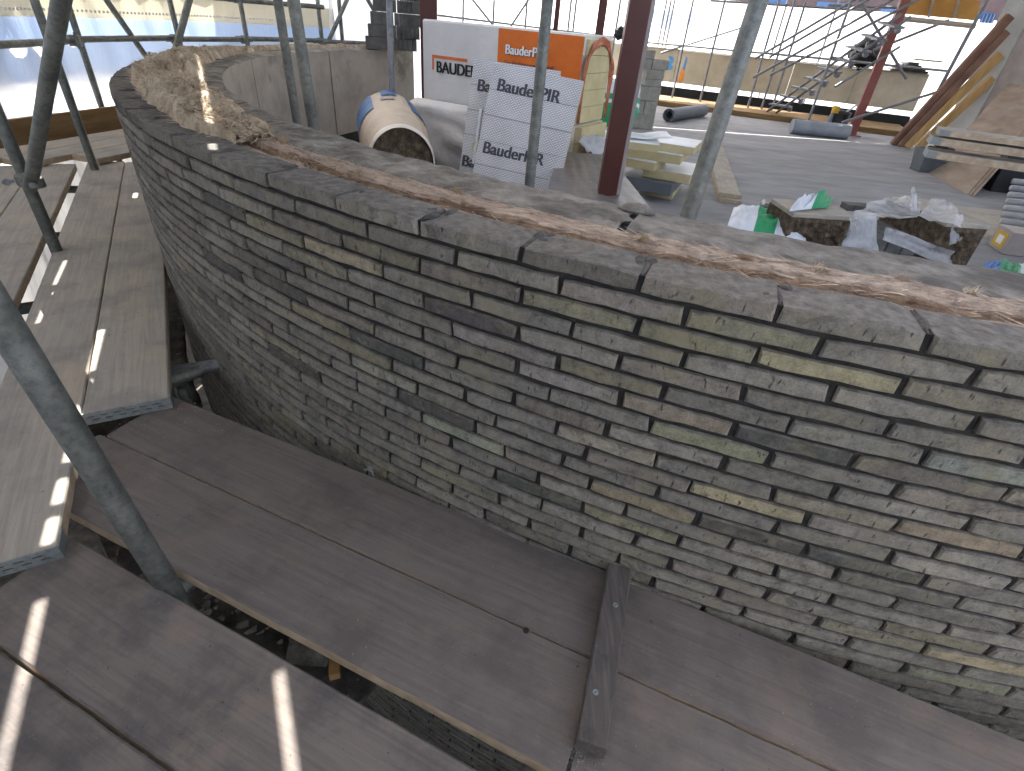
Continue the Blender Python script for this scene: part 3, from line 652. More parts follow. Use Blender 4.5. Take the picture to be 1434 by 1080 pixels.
board(on1(.018, .410), E1, 2.4, N1, .2225, -.001, 'deck', 'dark board beside the open gap, running on past the batten')
E2 = Vector((.9315, -.3637, 0)); N2 = Vector((.3637, .9315, 0))
def on2(e, n): v = E2 * e + N2 * n; return (v.x, v.y)
board(on2(-1.22, .127), E2, 3.4, N2, .2245, .0, 'deck2', 'stained board across the open gap from the brick wall, two sun streaks on it')
board(on2(-1.24, -.104), E2, 3.4, N2, .2245, .0015, 'deck2', 'stained board on the outer edge, behind the one beside the gap')
phi = R(1.2); D0 = Vector((-.504, .863, 0)); D1 = Vector((D0.x * math.cos(phi) - D0.y * math.sin(phi), D0.x * math.sin(phi) + D0.y * math.cos(phi), 0)); NL = Vector((-D1.y, D1.x, 0))   # NL: to the left
PR = Vector((-1.056, 1.288, 0)) - Vector((.863, .504, 0)) * .014
def onl(t, w): v = PR + D1 * t + NL * w; return (v.x, v.y)
board(onl(0, .001), D1, 3.2, NL, .2225, .0405, 'pale', 'pale dusty board beside the wall, its banded end lapped over the deck', bands=(0.0,))
board(onl(-.52, .2285), D1, 3.75, NL, .2235, .0400, 'pale', 'pale board with sun streaks whose banded end reaches over the gap', bands=(0.0,))
board(onl(-.75, .515), D1, 3.95, NL, .224, .0400, 'pale', 'pale board beyond the long gap the scaffold tubes stand in')
board(onl(-.75, .743), D1, 3.95, NL, .224, .0405, 'pale', 'pale board one further out from the tube gap')
board(onl(-.75, .971), D1, 3.95, NL, .224, .0395, 'pale', 'pale board next to the outermost one, two out from the tube gap')
board(onl(-.75, 1.199), D1, 3.95, NL, .224, .040, 'pale', 'outermost pale board of the bay beside the toe board')
G1 = Vector((.22, .975, 0)).normalized(); GN = Vector((-G1.y, G1.x, 0))
for i, lb in enumerate(('short pale board of the far bay right against the wall', 'pale board of the far bay, second out from the wall', 'pale board of the far bay, third out from the wall', 'pale board of the far bay, fourth out from the wall', 'pale board of the far bay beside the toe board')):
    b0 = Vector((-2.50, 3.95, 0)) + GN * (.232 * i) + G1 * (-.55 * max(0, i - 1) * .55)
    board((b0.x, b0.y), G1, 3.0, GN, .224, .083 + .0004 * i, 'pale', lb, group='boards of the far bay')
# toe board
t0 = Vector((-3.92, 3.35, 0)); t1 = Vector((-3.42, 5.75, 0)); td = (t1 - t0).normalized(); tn = Vector((-td.y, td.x, 0))
mb = MB(); mb.frame(t0 + tn * .03 + Vector((0, 0, .002)), td * (t1 - t0).length, tn * .038, Vector((0, 0, .222)))
obj1('toe_board', mb, 'toe', 'brown timber toe board on edge at the outer side of the deck', 'toe board', bevel=.003)
t0 = Vector((-3.95, 3.3, 0)); t1 = Vector((-2.2, .0, 0)); td = (t1 - t0).normalized(); tn = Vector((td.y, -td.x, 0))
mb = MB(); mb.frame(t0 + tn * .03 + Vector((0, 0, .002)), td * (t1 - t0).length, tn * .038, Vector((0, 0, .222)))
obj1('toe_board', mb, 'toe', 'brown timber toe board running back along the outer pale board', 'toe board', bevel=.003)
# screwed batten
bt = thing('timber_batten', 'short dark timber batten screwed across the deck boards by the wall', 'batten', PX(848, 915, 0))
p0 = PX(829, 1042, .043); p1 = PX(870, 783, .043); d = (p1 - p0); d.z = 0; L = d.length; d.normalize(); s_ = Vector((d.y, -d.x, 0))
b = MB(); nx = 16
def bp(u, v):
    return p0 + d * (L * u) + s_ * (.0275 - .055 * v + .0018 * nz((u * 9, v * 2, 1)))
vs = []; fs = []
for i in range(nx + 1):
    u = i / nx; q0, q1 = bp(u, 0), bp(u, 1); c = .003; z = Vector((0, 0, 1))
    for q, zz in ((q0, .002), (q0, .039), (q0 - s_ * c, .0425), (q1 + s_ * c, .0425), (q1, .039), (q1, .002)): vs.append(Vector((q.x, q.y, zz + (.0012 * nz((u * 8, q.x * 9, 3)) if zz > .01 else 0))))
for i in range(nx):
    for j in range(6): fs.append((6 * i + j, 6 * i + (j + 1) % 6, 6 * i + 6 + (j + 1) % 6, 6 * i + 6 + j))
fs += [tuple(range(6)), tuple(6 * nx + j for j in range(5, -1, -1))]
fixn(b.add(vs, fs).build('batten_bar', 'batten', bt))
for px, py in ((862, 848), (834, 970)):
    q = PX(px, py, .0425); sc = MB(); sc.tube(q, q + Vector((0, 0, .0022)), .0055, 12); so_ = sc.build('screw', 'band', bt)
    sc = MB(); sc.box(q + Vector((0, 0, .0026)), (.006, .0014, .0008), .4); sc.build('slot', 'black', so_)
# grit at the batten's end and along the joints
gr = MB(); rg = random.Random(5)
def pebble(mbx, c, r_, sd):
    t_ = [Vector(v) for v in ((1, 1, 1), (-1, -1, 1), (-1, 1, -1), (1, -1, -1), (0, 0, 1.3), (1.2, 0, 0), (0, 1.2, 0), (-1.2, 0, 0), (0, -1.2, 0))]
    vs = [c + Vector((v.x * rg.uniform(.6, 1), v.y * rg.uniform(.6, 1), v.z * rg.uniform(.4, .8))) * r_ * .7 for v in t_]
    mbx.add(vs, [(4, 5, 0), (4, 0, 6), (4, 6, 7), (4, 7, 1), (4, 1, 8), (4, 8, 5), (5, 3, 2), (5, 2, 6), (6, 2, 7), (7, 2, 3), (7, 3, 8), (8, 3, 5), (5, 6, 0), (7, 8, 1)])
for i in range(420):
    px, py = rg.gauss(823, 13), rg.gauss(1048, 13); pebble(gr, PX(px, py, .001), rg.uniform(.0008, .0019), i)
for i in range(260):
    q = PX(rg.gauss(250, 60), rg.gauss(590, 14), .001); pebble(gr, q, rg.uniform(.0008, .003), i)
for i in range(500):
    e = rg.uniform(-1.4, 1.6); q = on1(e, rg.choice((.634, .857)) + rg.gauss(0, .012)); pebble(gr, Vector((q[0], q[1], .001)), rg.uniform(.0006, .0018), i)
for i in range(420):
    q = on1(rg.uniform(-1.3, 1.6), rg.uniform(-.05, .84)); pebble(gr, Vector((q[0], q[1], .001)), rg.uniform(.0006, .0022), i)
for i in range(300):
    q = onl(rg.uniform(0, 2.2), rg.uniform(0, .44)); pebble(gr, Vector((q[0], q[1], .0415)), rg.uniform(.0006, .0022), i)
tag(gr.build('mortar_grit', 'stone'), 'fine mortar grit scattered over the deck boards', 'grit', kind='stuff')

# ------------------------------------------------------------------ lower deck seen through the gaps
b = MB()
def lowfn(u, v):
    a = R(-116.6 - 50 * u); r_ = 4.03 + .52 * v; p = cyl(r_, a, -.55); p.z += .02 * fbm(p, 9) + .01 * fbm(p, 30, 3); return p
b.grid(lowfn, 110, 22); lo = b.build('lower_deck', 'lower', smooth=True, solid=.03); tag(lo, kind='structure')
rb = MB()
for i in range(260):
    a = R(-117 - 46 * rg.random()); p = cyl(4.05 + .48 * rg.random(), a, -.535); pebble(rb, p, rg.choice((.006, .009, .013, .02)), i)
for i in range(60):
    p = PX(rg.uniform(170, 420), rg.uniform(780, 900), -.53); pebble(rb, p, rg.choice((.01, .016, .024)), i)
tag(rb.build('mortar_rubble', 'stone'), 'broken mortar rubble lying on the lower deck under the gap', 'rubble', kind='stuff')
mb = MB(); q = PX(470, 930, -.52); mb.frame(q + Vector((0, -.05, 0)), Vector((.028, .01, 0)), Vector((-.05, .15, .02)), Vector((0, 0, .03))); obj1('timber_offcut', mb, 'timber', 'small yellow timber offcut lying down in the gap', 'offcut', bevel=.002)
mb = MB(); q = PX(440, 915, -.50)
mb.grid(lambda u, v: q + Vector((-.06 + .12 * v, -.05 + .1 * u, .03 + .035 * math.sin(u * 3.1))), 8, 4); obj1('mortar_slab', mb, 'blocktop', 'curved flake of dried mortar lying in the gap', 'mortar flake', solid=.008)
mb = MB(); mb.pipe(PX(225, 523, -.09), PX(330, 508, -.09), .0242, 14); obj1('transom_tube', mb, 'galvf', 'bright tube crossing under the deck close to the brick wall', 'scaffold tube', smooth=False)
mb = MB(); p0 = PX(225, 523, -.09); p1 = PX(330, 508, -.09); d = (p1 - p0).normalized(); c0 = PX(256, 548, -.14); mb.box(c0, (.04, .045, .045), .3); mb.tube(c0 + Vector((0, -.03, -.03)), c0 + Vector((0, -.03, .04)), .005, 8); mb.box(c0 + Vector((.0, .0, -.05)), (.035, .035, .05), .6)
obj1('tube_coupler', mb, 'galv', 'bolted coupler on the tube under the deck edge', 'coupler', bevel=.006)

# ------------------------------------------------------------------ scaffold tubes round the deck
TR = .02415
def tubeobj(p0, p1, label, mat='galv', r=TR, group=None, n=18, name='scaffold_tube', cat='scaffold tube'):
    b = MB(); b.pipe(p0, p1, r, n); o = b.build(name, mat); 
    o.data.polygons.foreach_set('use_smooth', [True] * len(o.data.polygons))
    try: o.data.set_sharp_from_angle(angle=R(40))
    except Exception: pass
    return tag(o, label, cat, group)
def ext(p, q, a, b): d = (q - p).normalized(); return p - d * a, q + d * b
p0, p1 = PX(230, 812, 0), PP(-28, 400, .765); a_, b_ = ext(p0, p1, .545, .9)
tubeobj(a_, b_, 'thick weathered upright tube standing in the gap between deck boards')
def upright(px, py, z, z0, z1, label, mat='galv', **k):
    q = PX(px, py, z); return tubeobj(Vector((q.x, q.y, z0)), Vector((q.x, q.y, z1)), label, mat, **k)
upright(84, 362, 0, -2.2, 2.02, 'upright tube with a coupler low on it, in the gap between pale boards')
upright(136, 246, 0, -2.2, 2.02, 'upright tube at the far end of the gap between pale boards')
p0, p1 = PP(44, 252, 2.16), PP(86, 0, 1.52); a_, b_ = ext(p0, p1, .06, .7); tubeobj(a_, b_, 'leaning brace tube clamped to an upright near the deck')
cp = thing('tube_coupler', 'round swivel coupler clamping the brace to the upright', 'coupler', PP(38, 252, 2.2)); c0 = PP(38, 252, 2.2)
mb = MB(); mb.tube(c0 + Vector((-.005, 0, -.022)), c0 + Vector((-.005, 0, .022)), .036, 16); mb.tube(c0 + Vector((.05, -.02, -.02)), c0 + Vector((.05, -.02, .02)), .033, 16); mb.build('clamp', 'galv', cp, bevel=.004)
mb = MB(); mb.tube(c0 + Vector((-.05, -.045, 0)), c0 + Vector((-.035, -.06, 0)), .014, 6); mb.tube(c0 + Vector((-.03, -.03, 0)), c0 + Vector((-.055, -.06, 0)), .007, 8); mb.build('bolt', 'galvf', cp)
mb = MB(); mb.tube(c0 + Vector((.065, -.055, 0)), c0 + Vector((.08, -.07, 0)), .013, 6); mb.build('bolt', 'galvf', cp)
RS = 5.33
def ringpt(px, py, rr=RS):
    r = ray(px, py); a = Vector((r.x, r.y)).normalized(); c = Vector((CX, CY)); bq = -(a.dot(c)); t = -bq + math.sqrt(bq * bq - (c.dot(c) - rr * rr)); q = a * t; return Vector((q.x, q.y, 0))
for px, lb in ((106, 'outer upright with a coupler, beyond the brown toe board'), (247, 'outer upright crossing a thicker leaning brace'), (343, 'outer upright beneath the joint of the top guard rail'), (449, 'outer upright to one side of the charcoal brick stack'), (478, 'thin outer upright behind the crossing braces')):
    q = ringpt(px, 40); tubeobj(Vector((q.x, q.y, -2.2)), Vector((q.x, q.y, 2.1)), lb)
def ringtube(pa, pb, label, rr=RS - .06, **k):
    a, b = ringpt(*pa, rr), ringpt(*pb, rr)
    def at(q, px, py): return PD(px, py, math.hypot(q.x, q.y))
    A, B = at(a, *pa), at(b, *pb); return A, B
A, B = ringtube((149, 0), (205, 80), ''); a_, b_ = ext(A, B, .6, .5); tubeobj(a_, b_, 'raking brace running down behind the curved wall top')
A, B = ringtube((265, 0), (246, 70), '', 5.1); a_, b_ = ext(A, B, .6, .4); tubeobj(a_, b_, 'thicker leaning brace crossing an outer upright', r=.03)
A, B = ringtube((486, 0), (460, 58), ''); a_, b_ = ext(A, B, .6, .5); tubeobj(a_, b_, 'leaning brace between two outer uprights')
A, B = ringtube((515, 0), (530, 26), ''); a_, b_ = ext(A, B, .6, .5); tubeobj(a_, b_, 'leaning brace beside the charcoal brick stack')
rail = [ringpt(px, 60, RS - .05) for px in (-140, 106, 247, 343, 449, 560)]
zz = [PD(px, py, math.hypot(q.x, q.y)).z for px, py, q in zip((-140, 106, 247, 343, 449, 560), (57, 57, 58, 57, 56, 56), rail)]
zr = sorted(zz)[2]
for i, lb in enumerate(('lower guard rail past the near end of the toe board', 'lower guard rail over the brown toe board', 'lower guard rail behind the raking brace', 'lower guard rail along the far curve of the wall', 'lower guard rail beside the charcoal bricks')):
    a, b = rail[i].copy(), rail[i + 1].copy(); a.z = b.z = zr + .008 * (i % 2); a_, b_ = ext(a, b, .1, .1); tubeobj(a_, b_, lb)
for i, lb in enumerate(('top guard rail above the raking brace', 'top guard rail above the eyelet strip', 'top guard rail ending near the charcoal bricks')):
    a, b = rail[i + 2 - 1].copy(), rail[i + 2].copy(); a.z = b.z = 1.055 - .004 * i; a_, b_ = ext(a, b, .1, .1); tubeobj(a_, b_, lb)
for i, (q, z) in enumerate(((rail[1], zr), (rail[3], zr), (rail[3], 1.055), (rail[2], zr), (rail[4], zr))):
    mb = MB(); c0 = Vector((q.x, q.y, z)) ; mb.box(c0, (.075, .08, .075), .4); mb.tube(c0 + Vector((.05, -.05, -.05)), c0 + Vector((.05, -.05, .06)), .009, 8); mb.tube(c0 + Vector((-.03, -.06, .02)), c0 + Vector((.06, -.06, .02)), .009, 8)
    obj1('tube_coupler', mb, 'galv', ('coupler joining lower guard rail and upright over the toe board', 'coupler on the lower guard rail along the far curve', 'coupler on the top guard rail', 'coupler where the thick brace meets the lower guard rail', 'coupler on the lower guard rail near the charcoal bricks')[i], 'coupler', bevel=.008)

for i in range(7):
    a = R(-98 - 11.5 * i); A, B = cyl(4.06, a, -.064), cyl(5.36, a, -.064); tubeobj(A, B, 'transom tube lying crossways under the deck boards', 'galv', group='transom tubes under the deck', n=12)
# ------------------------------------------------------------------ sheeting round the scaffold
sh = thing('scaffold_sheeting', 'white translucent sheeting hung outside the deck, with an eyelet strip', 'sheeting', ringpt(106, 60, 5.6))
AN = [-72 - 18 * i for i in range(9)]      # round behind the camera to the far side
def sheet_strip(name, mat, r_, zfun, n=260, nv=14, amp=.03, sd=0):
    b = MB()
    def fn(u, v):
        a = -40 - 180 * u; f = (a + 40) / -18; i = min(9, int(f)); p = cyl(r_, R(-40 - 18 * i), 0); q = cyl(r_, R(-40 - 18 * (i + 1)), 0); w = p.lerp(q, f - i)
        z0, z1 = zfun(u * 180); z = z0 + (z1 - z0) * v; k = amp * fbm((u * 40 + z * 1.4, z * .8, sd), 1, 0, 4) + .012 * math.sin(u * 400 + z * 3)
        c = Vector((w.x - CX, w.y - CY, 0)).normalized(); return Vector((w.x, w.y, z)) + c * k
    b.grid(fn, n, nv); return b.build(name, mat, sh, smooth=True)
def wavy(u): return .665 + .03 * abs(math.sin(u * .55)) + .02 * nz((u * .5, 0, 3)) + .012 * nz((u * 2.2, 1, 3))
sheet_strip('lower_sheet', 'sheet', 5.60, lambda u: (-.12, wavy(u)), 420, 12, .05, 1)
sheet_strip('gap_darkening_net', 'net', 5.62, lambda u: (-2.2, -.10), 260, 10, .04, 6)  # netting added to darken what shows through the gap between boards
sheet_strip('shade_blue_overlap', 'sheetb', 5.66, lambda u: (.40, .835), 260, 6, .02, 2)  # overlap layer; its blue paints in shade from outside
sheet_strip('eyelet_strip', 'sheety', 5.63, lambda u: (.83, 1.035), 260, 5, .015, 3)
sheet_strip('upper_sheet', 'sheet', 5.66, lambda u: (1.03, 2.25), 260, 10, .04, 4)
ey = MB()
for i in range(150):
    a = R(-150 - .42 * i); f = (math.degrees(a) + 40) / -18; k = int(f); p = cyl(5.60, R(-40 - 18 * k), .88).lerp(cyl(5.60, R(-40 - 18 * (k + 1)), .88), f - k); c = Vector((CX - p.x, CY - p.y, 0)).normalized()
    ey.tube(p, p + c * .004, .011, 8)
tag(ey.build('eyelet', 'inkwhite', sh), kind='stuff')

# ------------------------------------------------------------------ upper lift of boards and the roof, above the picture
up = thing('upper_scaffold_deck', 'boarded scaffold lift overhead, thin gaps between its boards', 'scaffold deck', (-1, 1, 2.0))
UD = Vector((-.49, .872, 0)).normalized(); UN = Vector((.872, .49, 0)).normalized(); ZR = 2.0; sh_n = .11 * ZR; sh_t = .84 * ZR
slits = [(-.742 + sh_n, .014), (-.535 + sh_n, .03), (-.103 + sh_n, .03)]
edges = [-1.75, -1.52, -1.29, -1.06, -.83]
iv = [(edges[i], edges[i + 1] - .0005) for i in range(len(edges) - 1)] + [(-.83, slits[0][0] - .007), (slits[0][0] + .007, slits[1][0] - .0125), (slits[1][0] + .0125, (slits[1][0] + slits[2][0]) / 2), ((slits[1][0] + slits[2][0]) / 2 + .0005, slits[2][0] - .012), (slits[2][0] + .012, slits[2][0] + .24)]
for a, b in iv:
    mb = MB(); mb.frame(UD * -1.2 + UN * a + Vector((0, 0, ZR)), UD * 8.2, UN * (b - a), Vector((0, 0, .038))); mb.build('plank', 'pale', up)
def cover(k, t0_, t1_):                    # unseen pieces added over a gap to break up the sun streaks
    nn = slits[k][0]; mb = MB(); mb.frame(UD * (t0_ + sh_t) + UN * (nn - .06) + Vector((0, 0, ZR + .04)), UD * (t1_ - t0_), UN * .12, Vector((0, 0, .03))); mb.build('streak_breaker', 'pale', up)
for k, a, b in ((1, 1.06, 1.13), (1, 1.235, 1.26), (1, 1.375, 1.42), (1, 1.50, 1.515), (1, 1.56, 1.575), (1, 1.72, 1.78), (1, 1.85, 1.88), (1, 2.2, 3.9), (1, 4.03, 5.4), (2, .705, 1.04), (2, 1.13, 1.20), (2, 1.5, 1.53), (2, 2.0, 2.04), (2, 2.5, 2.56), (2, 3.3, 5.4), (0, -2.5, 2.3), (0, 2.45, 2.48), (0, 2.62, 2.65), (0, 2.95, 5.4)): cover(k, a, b)
mb = MB()
mb.frame((-2.6, -.9, 3.1), (14.6, 0, 0), (0, 14.4, 0), (0, 0, .01))
obj1('temporary_roof', mb, 'roofsheet', 'sheeted temporary roof high over the terrace', 'roof')
# perimeter sheets
# roof continues to the far side with one gap that lets a thin strip of sun through
fa, fb_ = PX(950, 181, FL), PX(1290, 206, FL); sl = (fb_ - fa).normalized(); q = fa + SUNV * ((3.1 - FL) / SUNV.z)
def yl(x): return q.y + sl.y / sl.x * (x - q.x)
bpy.data.objects.remove([o for o in S.objects if o.name == 'temporary_roof'][0])
rf_ = thing('temporary_roof', 'sheeted temporary roof high over the terrace', 'roof', (4, 6, 3.1))
for pts in ([(-.34, 1.5), (12, 1.5), (12, yl(12)), (-6.0, yl(-6.0)), (-6.0, 11.6)], [(-6.0, yl(-6.0) + .075), (12, yl(12) + .075), (12, 15.9), (-7.5, 17.6)]):
    mb = MB(); vs = [Vector((x, y, 3.1)) for x, y in pts] + [Vector((x, y, 3.11)) for x, y in pts]
    k = len(pts); mb.add(vs, [tuple(range(k - 1, -1, -1)), tuple(range(k, 2 * k))] + [(i, (i + 1) % k, k + (i + 1) % k, k + i) for i in range(k)]); mb.build('roof_sheet', 'roofsheet', rf_)

# ------------------------------------------------------------------ far sheeting, perimeter wall
fs_ = thing('scaffold_sheeting', 'bright white sheeting on the far scaffold behind the cream wall', 'sheeting', (4, 18, 0))
pl = [Vector((-2.75, 8.0, 0)), Vector((-3.0, 14, 0)), Vector((-1.0, 20, 0)), Vector((5.0, 18.6, 0)), Vector((11.5, 15.8, 0)), Vector((13.5, 11, 0)), Vector((13.8, 2, 0))]
zt_ = [2.3, 3.0, 3.0, 2.0, 1.95, 2.6, 2.6]
b = MB()
def ffn(u, v):
    f = u * (len(pl) - 1); i = min(len(pl) - 2, int(f)); p = pl[i].lerp(pl[i + 1], f - i); zt = zt_[i] + (zt_[i + 1] - zt_[i]) * (f - i); z = -1.5 + (zt + 1.5) * v
    n = (pl[i + 1] - pl[i]).normalized(); return Vector((p.x, p.y, z)) + Vector((-n.y, n.x, 0)) * (.06 * fbm((u * 26 + z * .5, z * .5, 7)) )
b.grid(ffn, 240, 16); b.build('sheet_panel', 'sheet', fs_, smooth=True)
mb = MB(); A = PD(912, 28, 17.6); 
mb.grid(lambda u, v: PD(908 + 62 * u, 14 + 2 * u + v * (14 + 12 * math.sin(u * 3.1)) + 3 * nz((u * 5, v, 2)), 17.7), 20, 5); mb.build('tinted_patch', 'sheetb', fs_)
wl = thing('perimeter_wall', 'cream block perimeter wall with black damp band along its foot', 'wall', (5, 15, FL))
W0, W1 = Vector((.9, 16.95, 0)), Vector((8.45, 13.72, 0)); wd = (W1 - W0).normalized(); wn = Vector((-wd.y, wd.x, 0)); WL = (W1 - W0).length
nb = 6
for i in range(nb):
    mb = MB(); mb.frame(W0 + wd * (WL * i / nb + .004) + Vector((0, 0, .075)), wd * (WL / nb - .008), wn * .2, Vector((0, 0, .70 + .003 * (i % 2)))); mb.build('block', 'perim', wl, bevel=.004)
mb = MB(); mb.frame(W0 + wn * .015 + Vector((0, 0, FL - .1)), wd * WL, wn * .17, Vector((0, 0, .1 - FL - .03))); mb.build('damp_band', 'dpc', wl)
mb = MB(); mb.frame(W0 - wn * .05 + Vector((0, 0, .782)), wd * WL, wn * .3, Vector((0, 0, .022))); mb.build('coping', 'pale', wl)
def onwall(px, py, lift=.004):
    r = ray(px, py); n = wn; t = ((W0 - EYE).dot(n)) / r.dot(n); return EYE + r * t - n * lift
def decal(pts, mat, name, parent, fn):
    mb = MB(); vs = [fn(*p) for p in pts]; mb.add(vs, [tuple(range(len(vs)))]); return mb.build(name, mat, parent)
decal([(961, 80), (963, 81), (959, 98), (956, 97)], 'paintb', 'paint_mark', wl, onwall)
decal([(955, 97), (959, 98), (957, 112), (952, 116), (949, 114)], 'painto', 'paint_mark', wl, onwall)
decal([(936, 78), (943, 80), (944, 86), (940, 90), (943, 94), (938, 99), (934, 96), (936, 90), (939, 86)], 'paintb', 'paint_mark', wl, onwall)
k0, k1 = PX(905, 146, FL), PX(1275, 194, FL); kd = (k1 - k0).normalized(); kn = Vector((-kd.y, kd.x, 0))
mb = MB(); mb.frame(k0 + Vector((0, 0, .0)), kd * (k1 - k0).length, kn * 1.5, Vector((0, 0, .10))); obj1('kerb_timber', mb, 'toe', 'brown timber kerb under the far scaffold uprights', 'kerb', bevel=.006)
# far building above the sheets
fbd = thing('brick_building', 'far dark brown building showing just above the white sheeting', 'building', (20, 34, -6))
mb = MB(); mb.frame((9, 33, -6), (24, -10, 0), (4, 9, 0), (0, 0, 14)); mb.build('wall', 'farwall', fbd)
for i in range(9):
    for k in range(3):
        o_ = Vector((9, 33, 0)) + Vector((24, -10, 0)) * (.05 + .105 * i) + Vector((-.012, -.03, 1.6 + 2.4 * k)); mb = MB(); mb.frame(o_, Vector((24, -10, 0)) * .055, Vector((.01, .024, 0)), Vector((0, 0, 1.3))); mb.build('window', 'glass', fbd)

# ------------------------------------------------------------------ far scaffold
FU = 'uprights of the far scaffold'
for i, (bx, by) in enumerate(((941, 137), (980, 143), (1047, 151), (1066, 153), (1080, 155), (1131, 172))):
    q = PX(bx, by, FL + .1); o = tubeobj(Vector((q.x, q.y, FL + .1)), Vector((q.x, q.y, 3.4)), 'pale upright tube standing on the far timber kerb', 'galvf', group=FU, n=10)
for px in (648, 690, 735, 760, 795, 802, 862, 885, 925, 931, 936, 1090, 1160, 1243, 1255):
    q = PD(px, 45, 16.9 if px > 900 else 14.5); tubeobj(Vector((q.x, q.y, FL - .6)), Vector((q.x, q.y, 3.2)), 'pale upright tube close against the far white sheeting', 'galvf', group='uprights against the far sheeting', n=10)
for (a, b_, D1_, D2_, lb) in (((600, 20), (860, 52), 15, 16.6, 'far guard rail behind the big wrapped pack'), ((890, 58), (1150, 82), 16.6, 15.5, 'far guard rail over the cream wall'), ((1150, 82), (1310, 98), 15.5, 14.6, 'far guard rail beside the pile of tubes'),
        ((1075, 72), (1200, -2), 14.2, 14.0, 'upper rail of the scaffold stair, outer one'), ((1095, 70), (1215, 0), 13.9, 13.8, 'upper rail of the scaffold stair, inner one'), ((1072, 99), (1235, 8), 13.7, 13.6, 'middle rail of the scaffold stair'), ((1097, 96), (1262, 12), 13.4, 13.3, 'lower middle rail of the scaffold stair'),
        ((1188, 110), (1240, 78), 12.9, 13.2, 'short tube end poking out beside the red post'), ((1245, 62), (1305, 38), 13.8, 13.9, 'diagonal brace under the orange ply'), ((1200, 165), (1315, 128), 12.9, 13.2, 'raking tube at the foot of the red post'), ((1320, 116), (1382, 0), 13.0, 12.9, 'thick leaning tube beside the leaning timbers'),
        ((940, 70), (1035, 40), 16.2, 16.2, 'diagonal brace against the far sheeting'), ((1205, 2), (1260, 95), 13.9, 13.8, 'crossing brace behind the stair head'), ((1180, 8), (1340, 14), 14.4, 14.2, 'rail under the orange ply boards'),
        ((662, 0), (690, 35), 14.4, 14.4, 'leaning brace over the wrapped pack'), ((740, 0), (712, 42), 14.4, 14.4, 'leaning brace over the orange label'), ((1010, 2), (1200, 14), 15.6, 15.0, 'high far rail along the sheeting top')):
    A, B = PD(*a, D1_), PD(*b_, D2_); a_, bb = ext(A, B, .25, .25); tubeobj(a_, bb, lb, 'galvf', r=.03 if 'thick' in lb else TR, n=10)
# scaffold stair flight
st = thing('scaffold_stair', 'galvanised scaffold stair stringers with step brackets', 'stair', PX(1080, 160, FL + .1))
A, B = PX(1074, 156, FL + .12), PD(1262, 20, 12.9); A2, B2 = PX(1087, 158, FL + .12), PD(1275, 24, 12.6)
for p, q_ in ((A, B), (A2, B2)): MB().pipe(p, q_, .026, 10).build('stringer', 'galvf', st, smooth=True)
for k in range(9):
    t = .06 + .105 * k; p = A.lerp(B, t); r_ = A2.lerp(B2, t); u = (r_ - p).normalized(); mb = MB(); w_ = Vector((-u.y, u.x, 0)) * .2
    mb.frame(p - u * .08 - w_ / 2 + Vector((0, 0, .03)), (r_ - p) + u * .25, w_, Vector((0, 0, .035))); mb.tube(r_ + u * .12, r_ + u * .2, .045, 8); mb.build('step', 'galvf', st, bevel=.005)
# orange ply boards up on the scaffold
of = thing('ply_edge_board', 'bright orange ply edge board with pale battens, high on the scaffold', 'ply board', PD(1325, 30, 13.9)); DF = 13.9
def pf(px, py): return PD(px, py, DF)
def panel(p, t, mat, name, parent):
    vs = [Vector(v) for v in p]; n = (vs[1] - vs[0]).cross(vs[-1] - vs[0]).normalized() * t; k = len(vs)
    mb = MB(); mb.add(vs + [v + n for v in vs], [tuple(range(k - 1, -1, -1)), tuple(range(k, 2 * k))] + [(i, (i + 1) % k, k + (i + 1) % k, k + i) for i in range(k)]); o = mb.build(name, mat, parent); fixn(o); return o
panel([pf(1268, 20), pf(1366, 29), pf(1374, 2), pf(1276, -8)], .02, 'orangeply', 'ply_sheet', of)
for x in (1298, 1334): panel([PD(x, 25, DF - .06), PD(x + 4, 25.5, DF - .06), PD(x + 12, -2, DF - .06), PD(x + 8, -2.5, DF - .06)], .03, 'pale', 'batten', of)
panel([PD(1262, 22, DF - .1), PD(1368, 33, DF - .1), PD(1367, 37, DF - .4), PD(1260, 26, DF - .4)], .04, 'pale', 'shelf_board', of)
sp = thing('blue_panel', 'small blue ribbed panel beyond the white wall end', 'panel', PD(1380, 30, 15.5))
panel([PD(1371, 32, 15.5), PD(1390, 33, 15.5), PD(1396, 20, 15.5), PD(1376, 19, 15.5)], .03, 'blue', 'panel_face', sp)
for k in range(4): panel([PD(1373 + 5 * k, 32, 15.4), PD(1374 + 5 * k, 32, 15.4), PD(1379 + 5 * k, 20, 15.4), PD(1378 + 5 * k, 20, 15.4)], .02, 'white', 'rib', sp)
# things on top of the perimeter wall
def blob(ctr, size, mat, name, sd, label, cat, amp=.35, n=22, sc=3.0):
    mb = MB(); ctr = Vector(ctr)
    def fn(u, v):
        t = 2 * math.pi * u; f = math.pi * v; d = Vector((math.sin(f) * math.cos(t), math.sin(f) * math.sin(t), math.cos(f)))
        k = 1 + amp * fbm(d, sc, sd); return ctr + Vector((d.x * size[0] * k, d.y * size[1] * k, max(-1, d.z * 1.0) * size[2] * k))
    mb.grid(fn, n, n // 2); o = mb.build(name, mat, smooth=True); return tag(o, label, cat)
q = onwall(1206, 96); q.z = 1.06; blob(q + wn * .1, (.30, .26, .27), 'blackplastic', 'cable_bundle', 3, 'black bundle of netting on the perimeter wall behind the stair', 'bundle', .5, 30, 3.5)
q = onwall(918, 68); q.z = .98; blob(q + Vector((-1.5, -4.6, .07)), (.10, .1, .10), 'blackplastic', 'plastic_scrap', 8, 'dark plastic scrap on top of the concrete block stack', 'scrap', .5)
pt0 = onwall(1247, 102); pt1 = onwall(1300, 108); dv = (pt1 - pt0); dv.z = 0; dv.normalize(); kk = 0
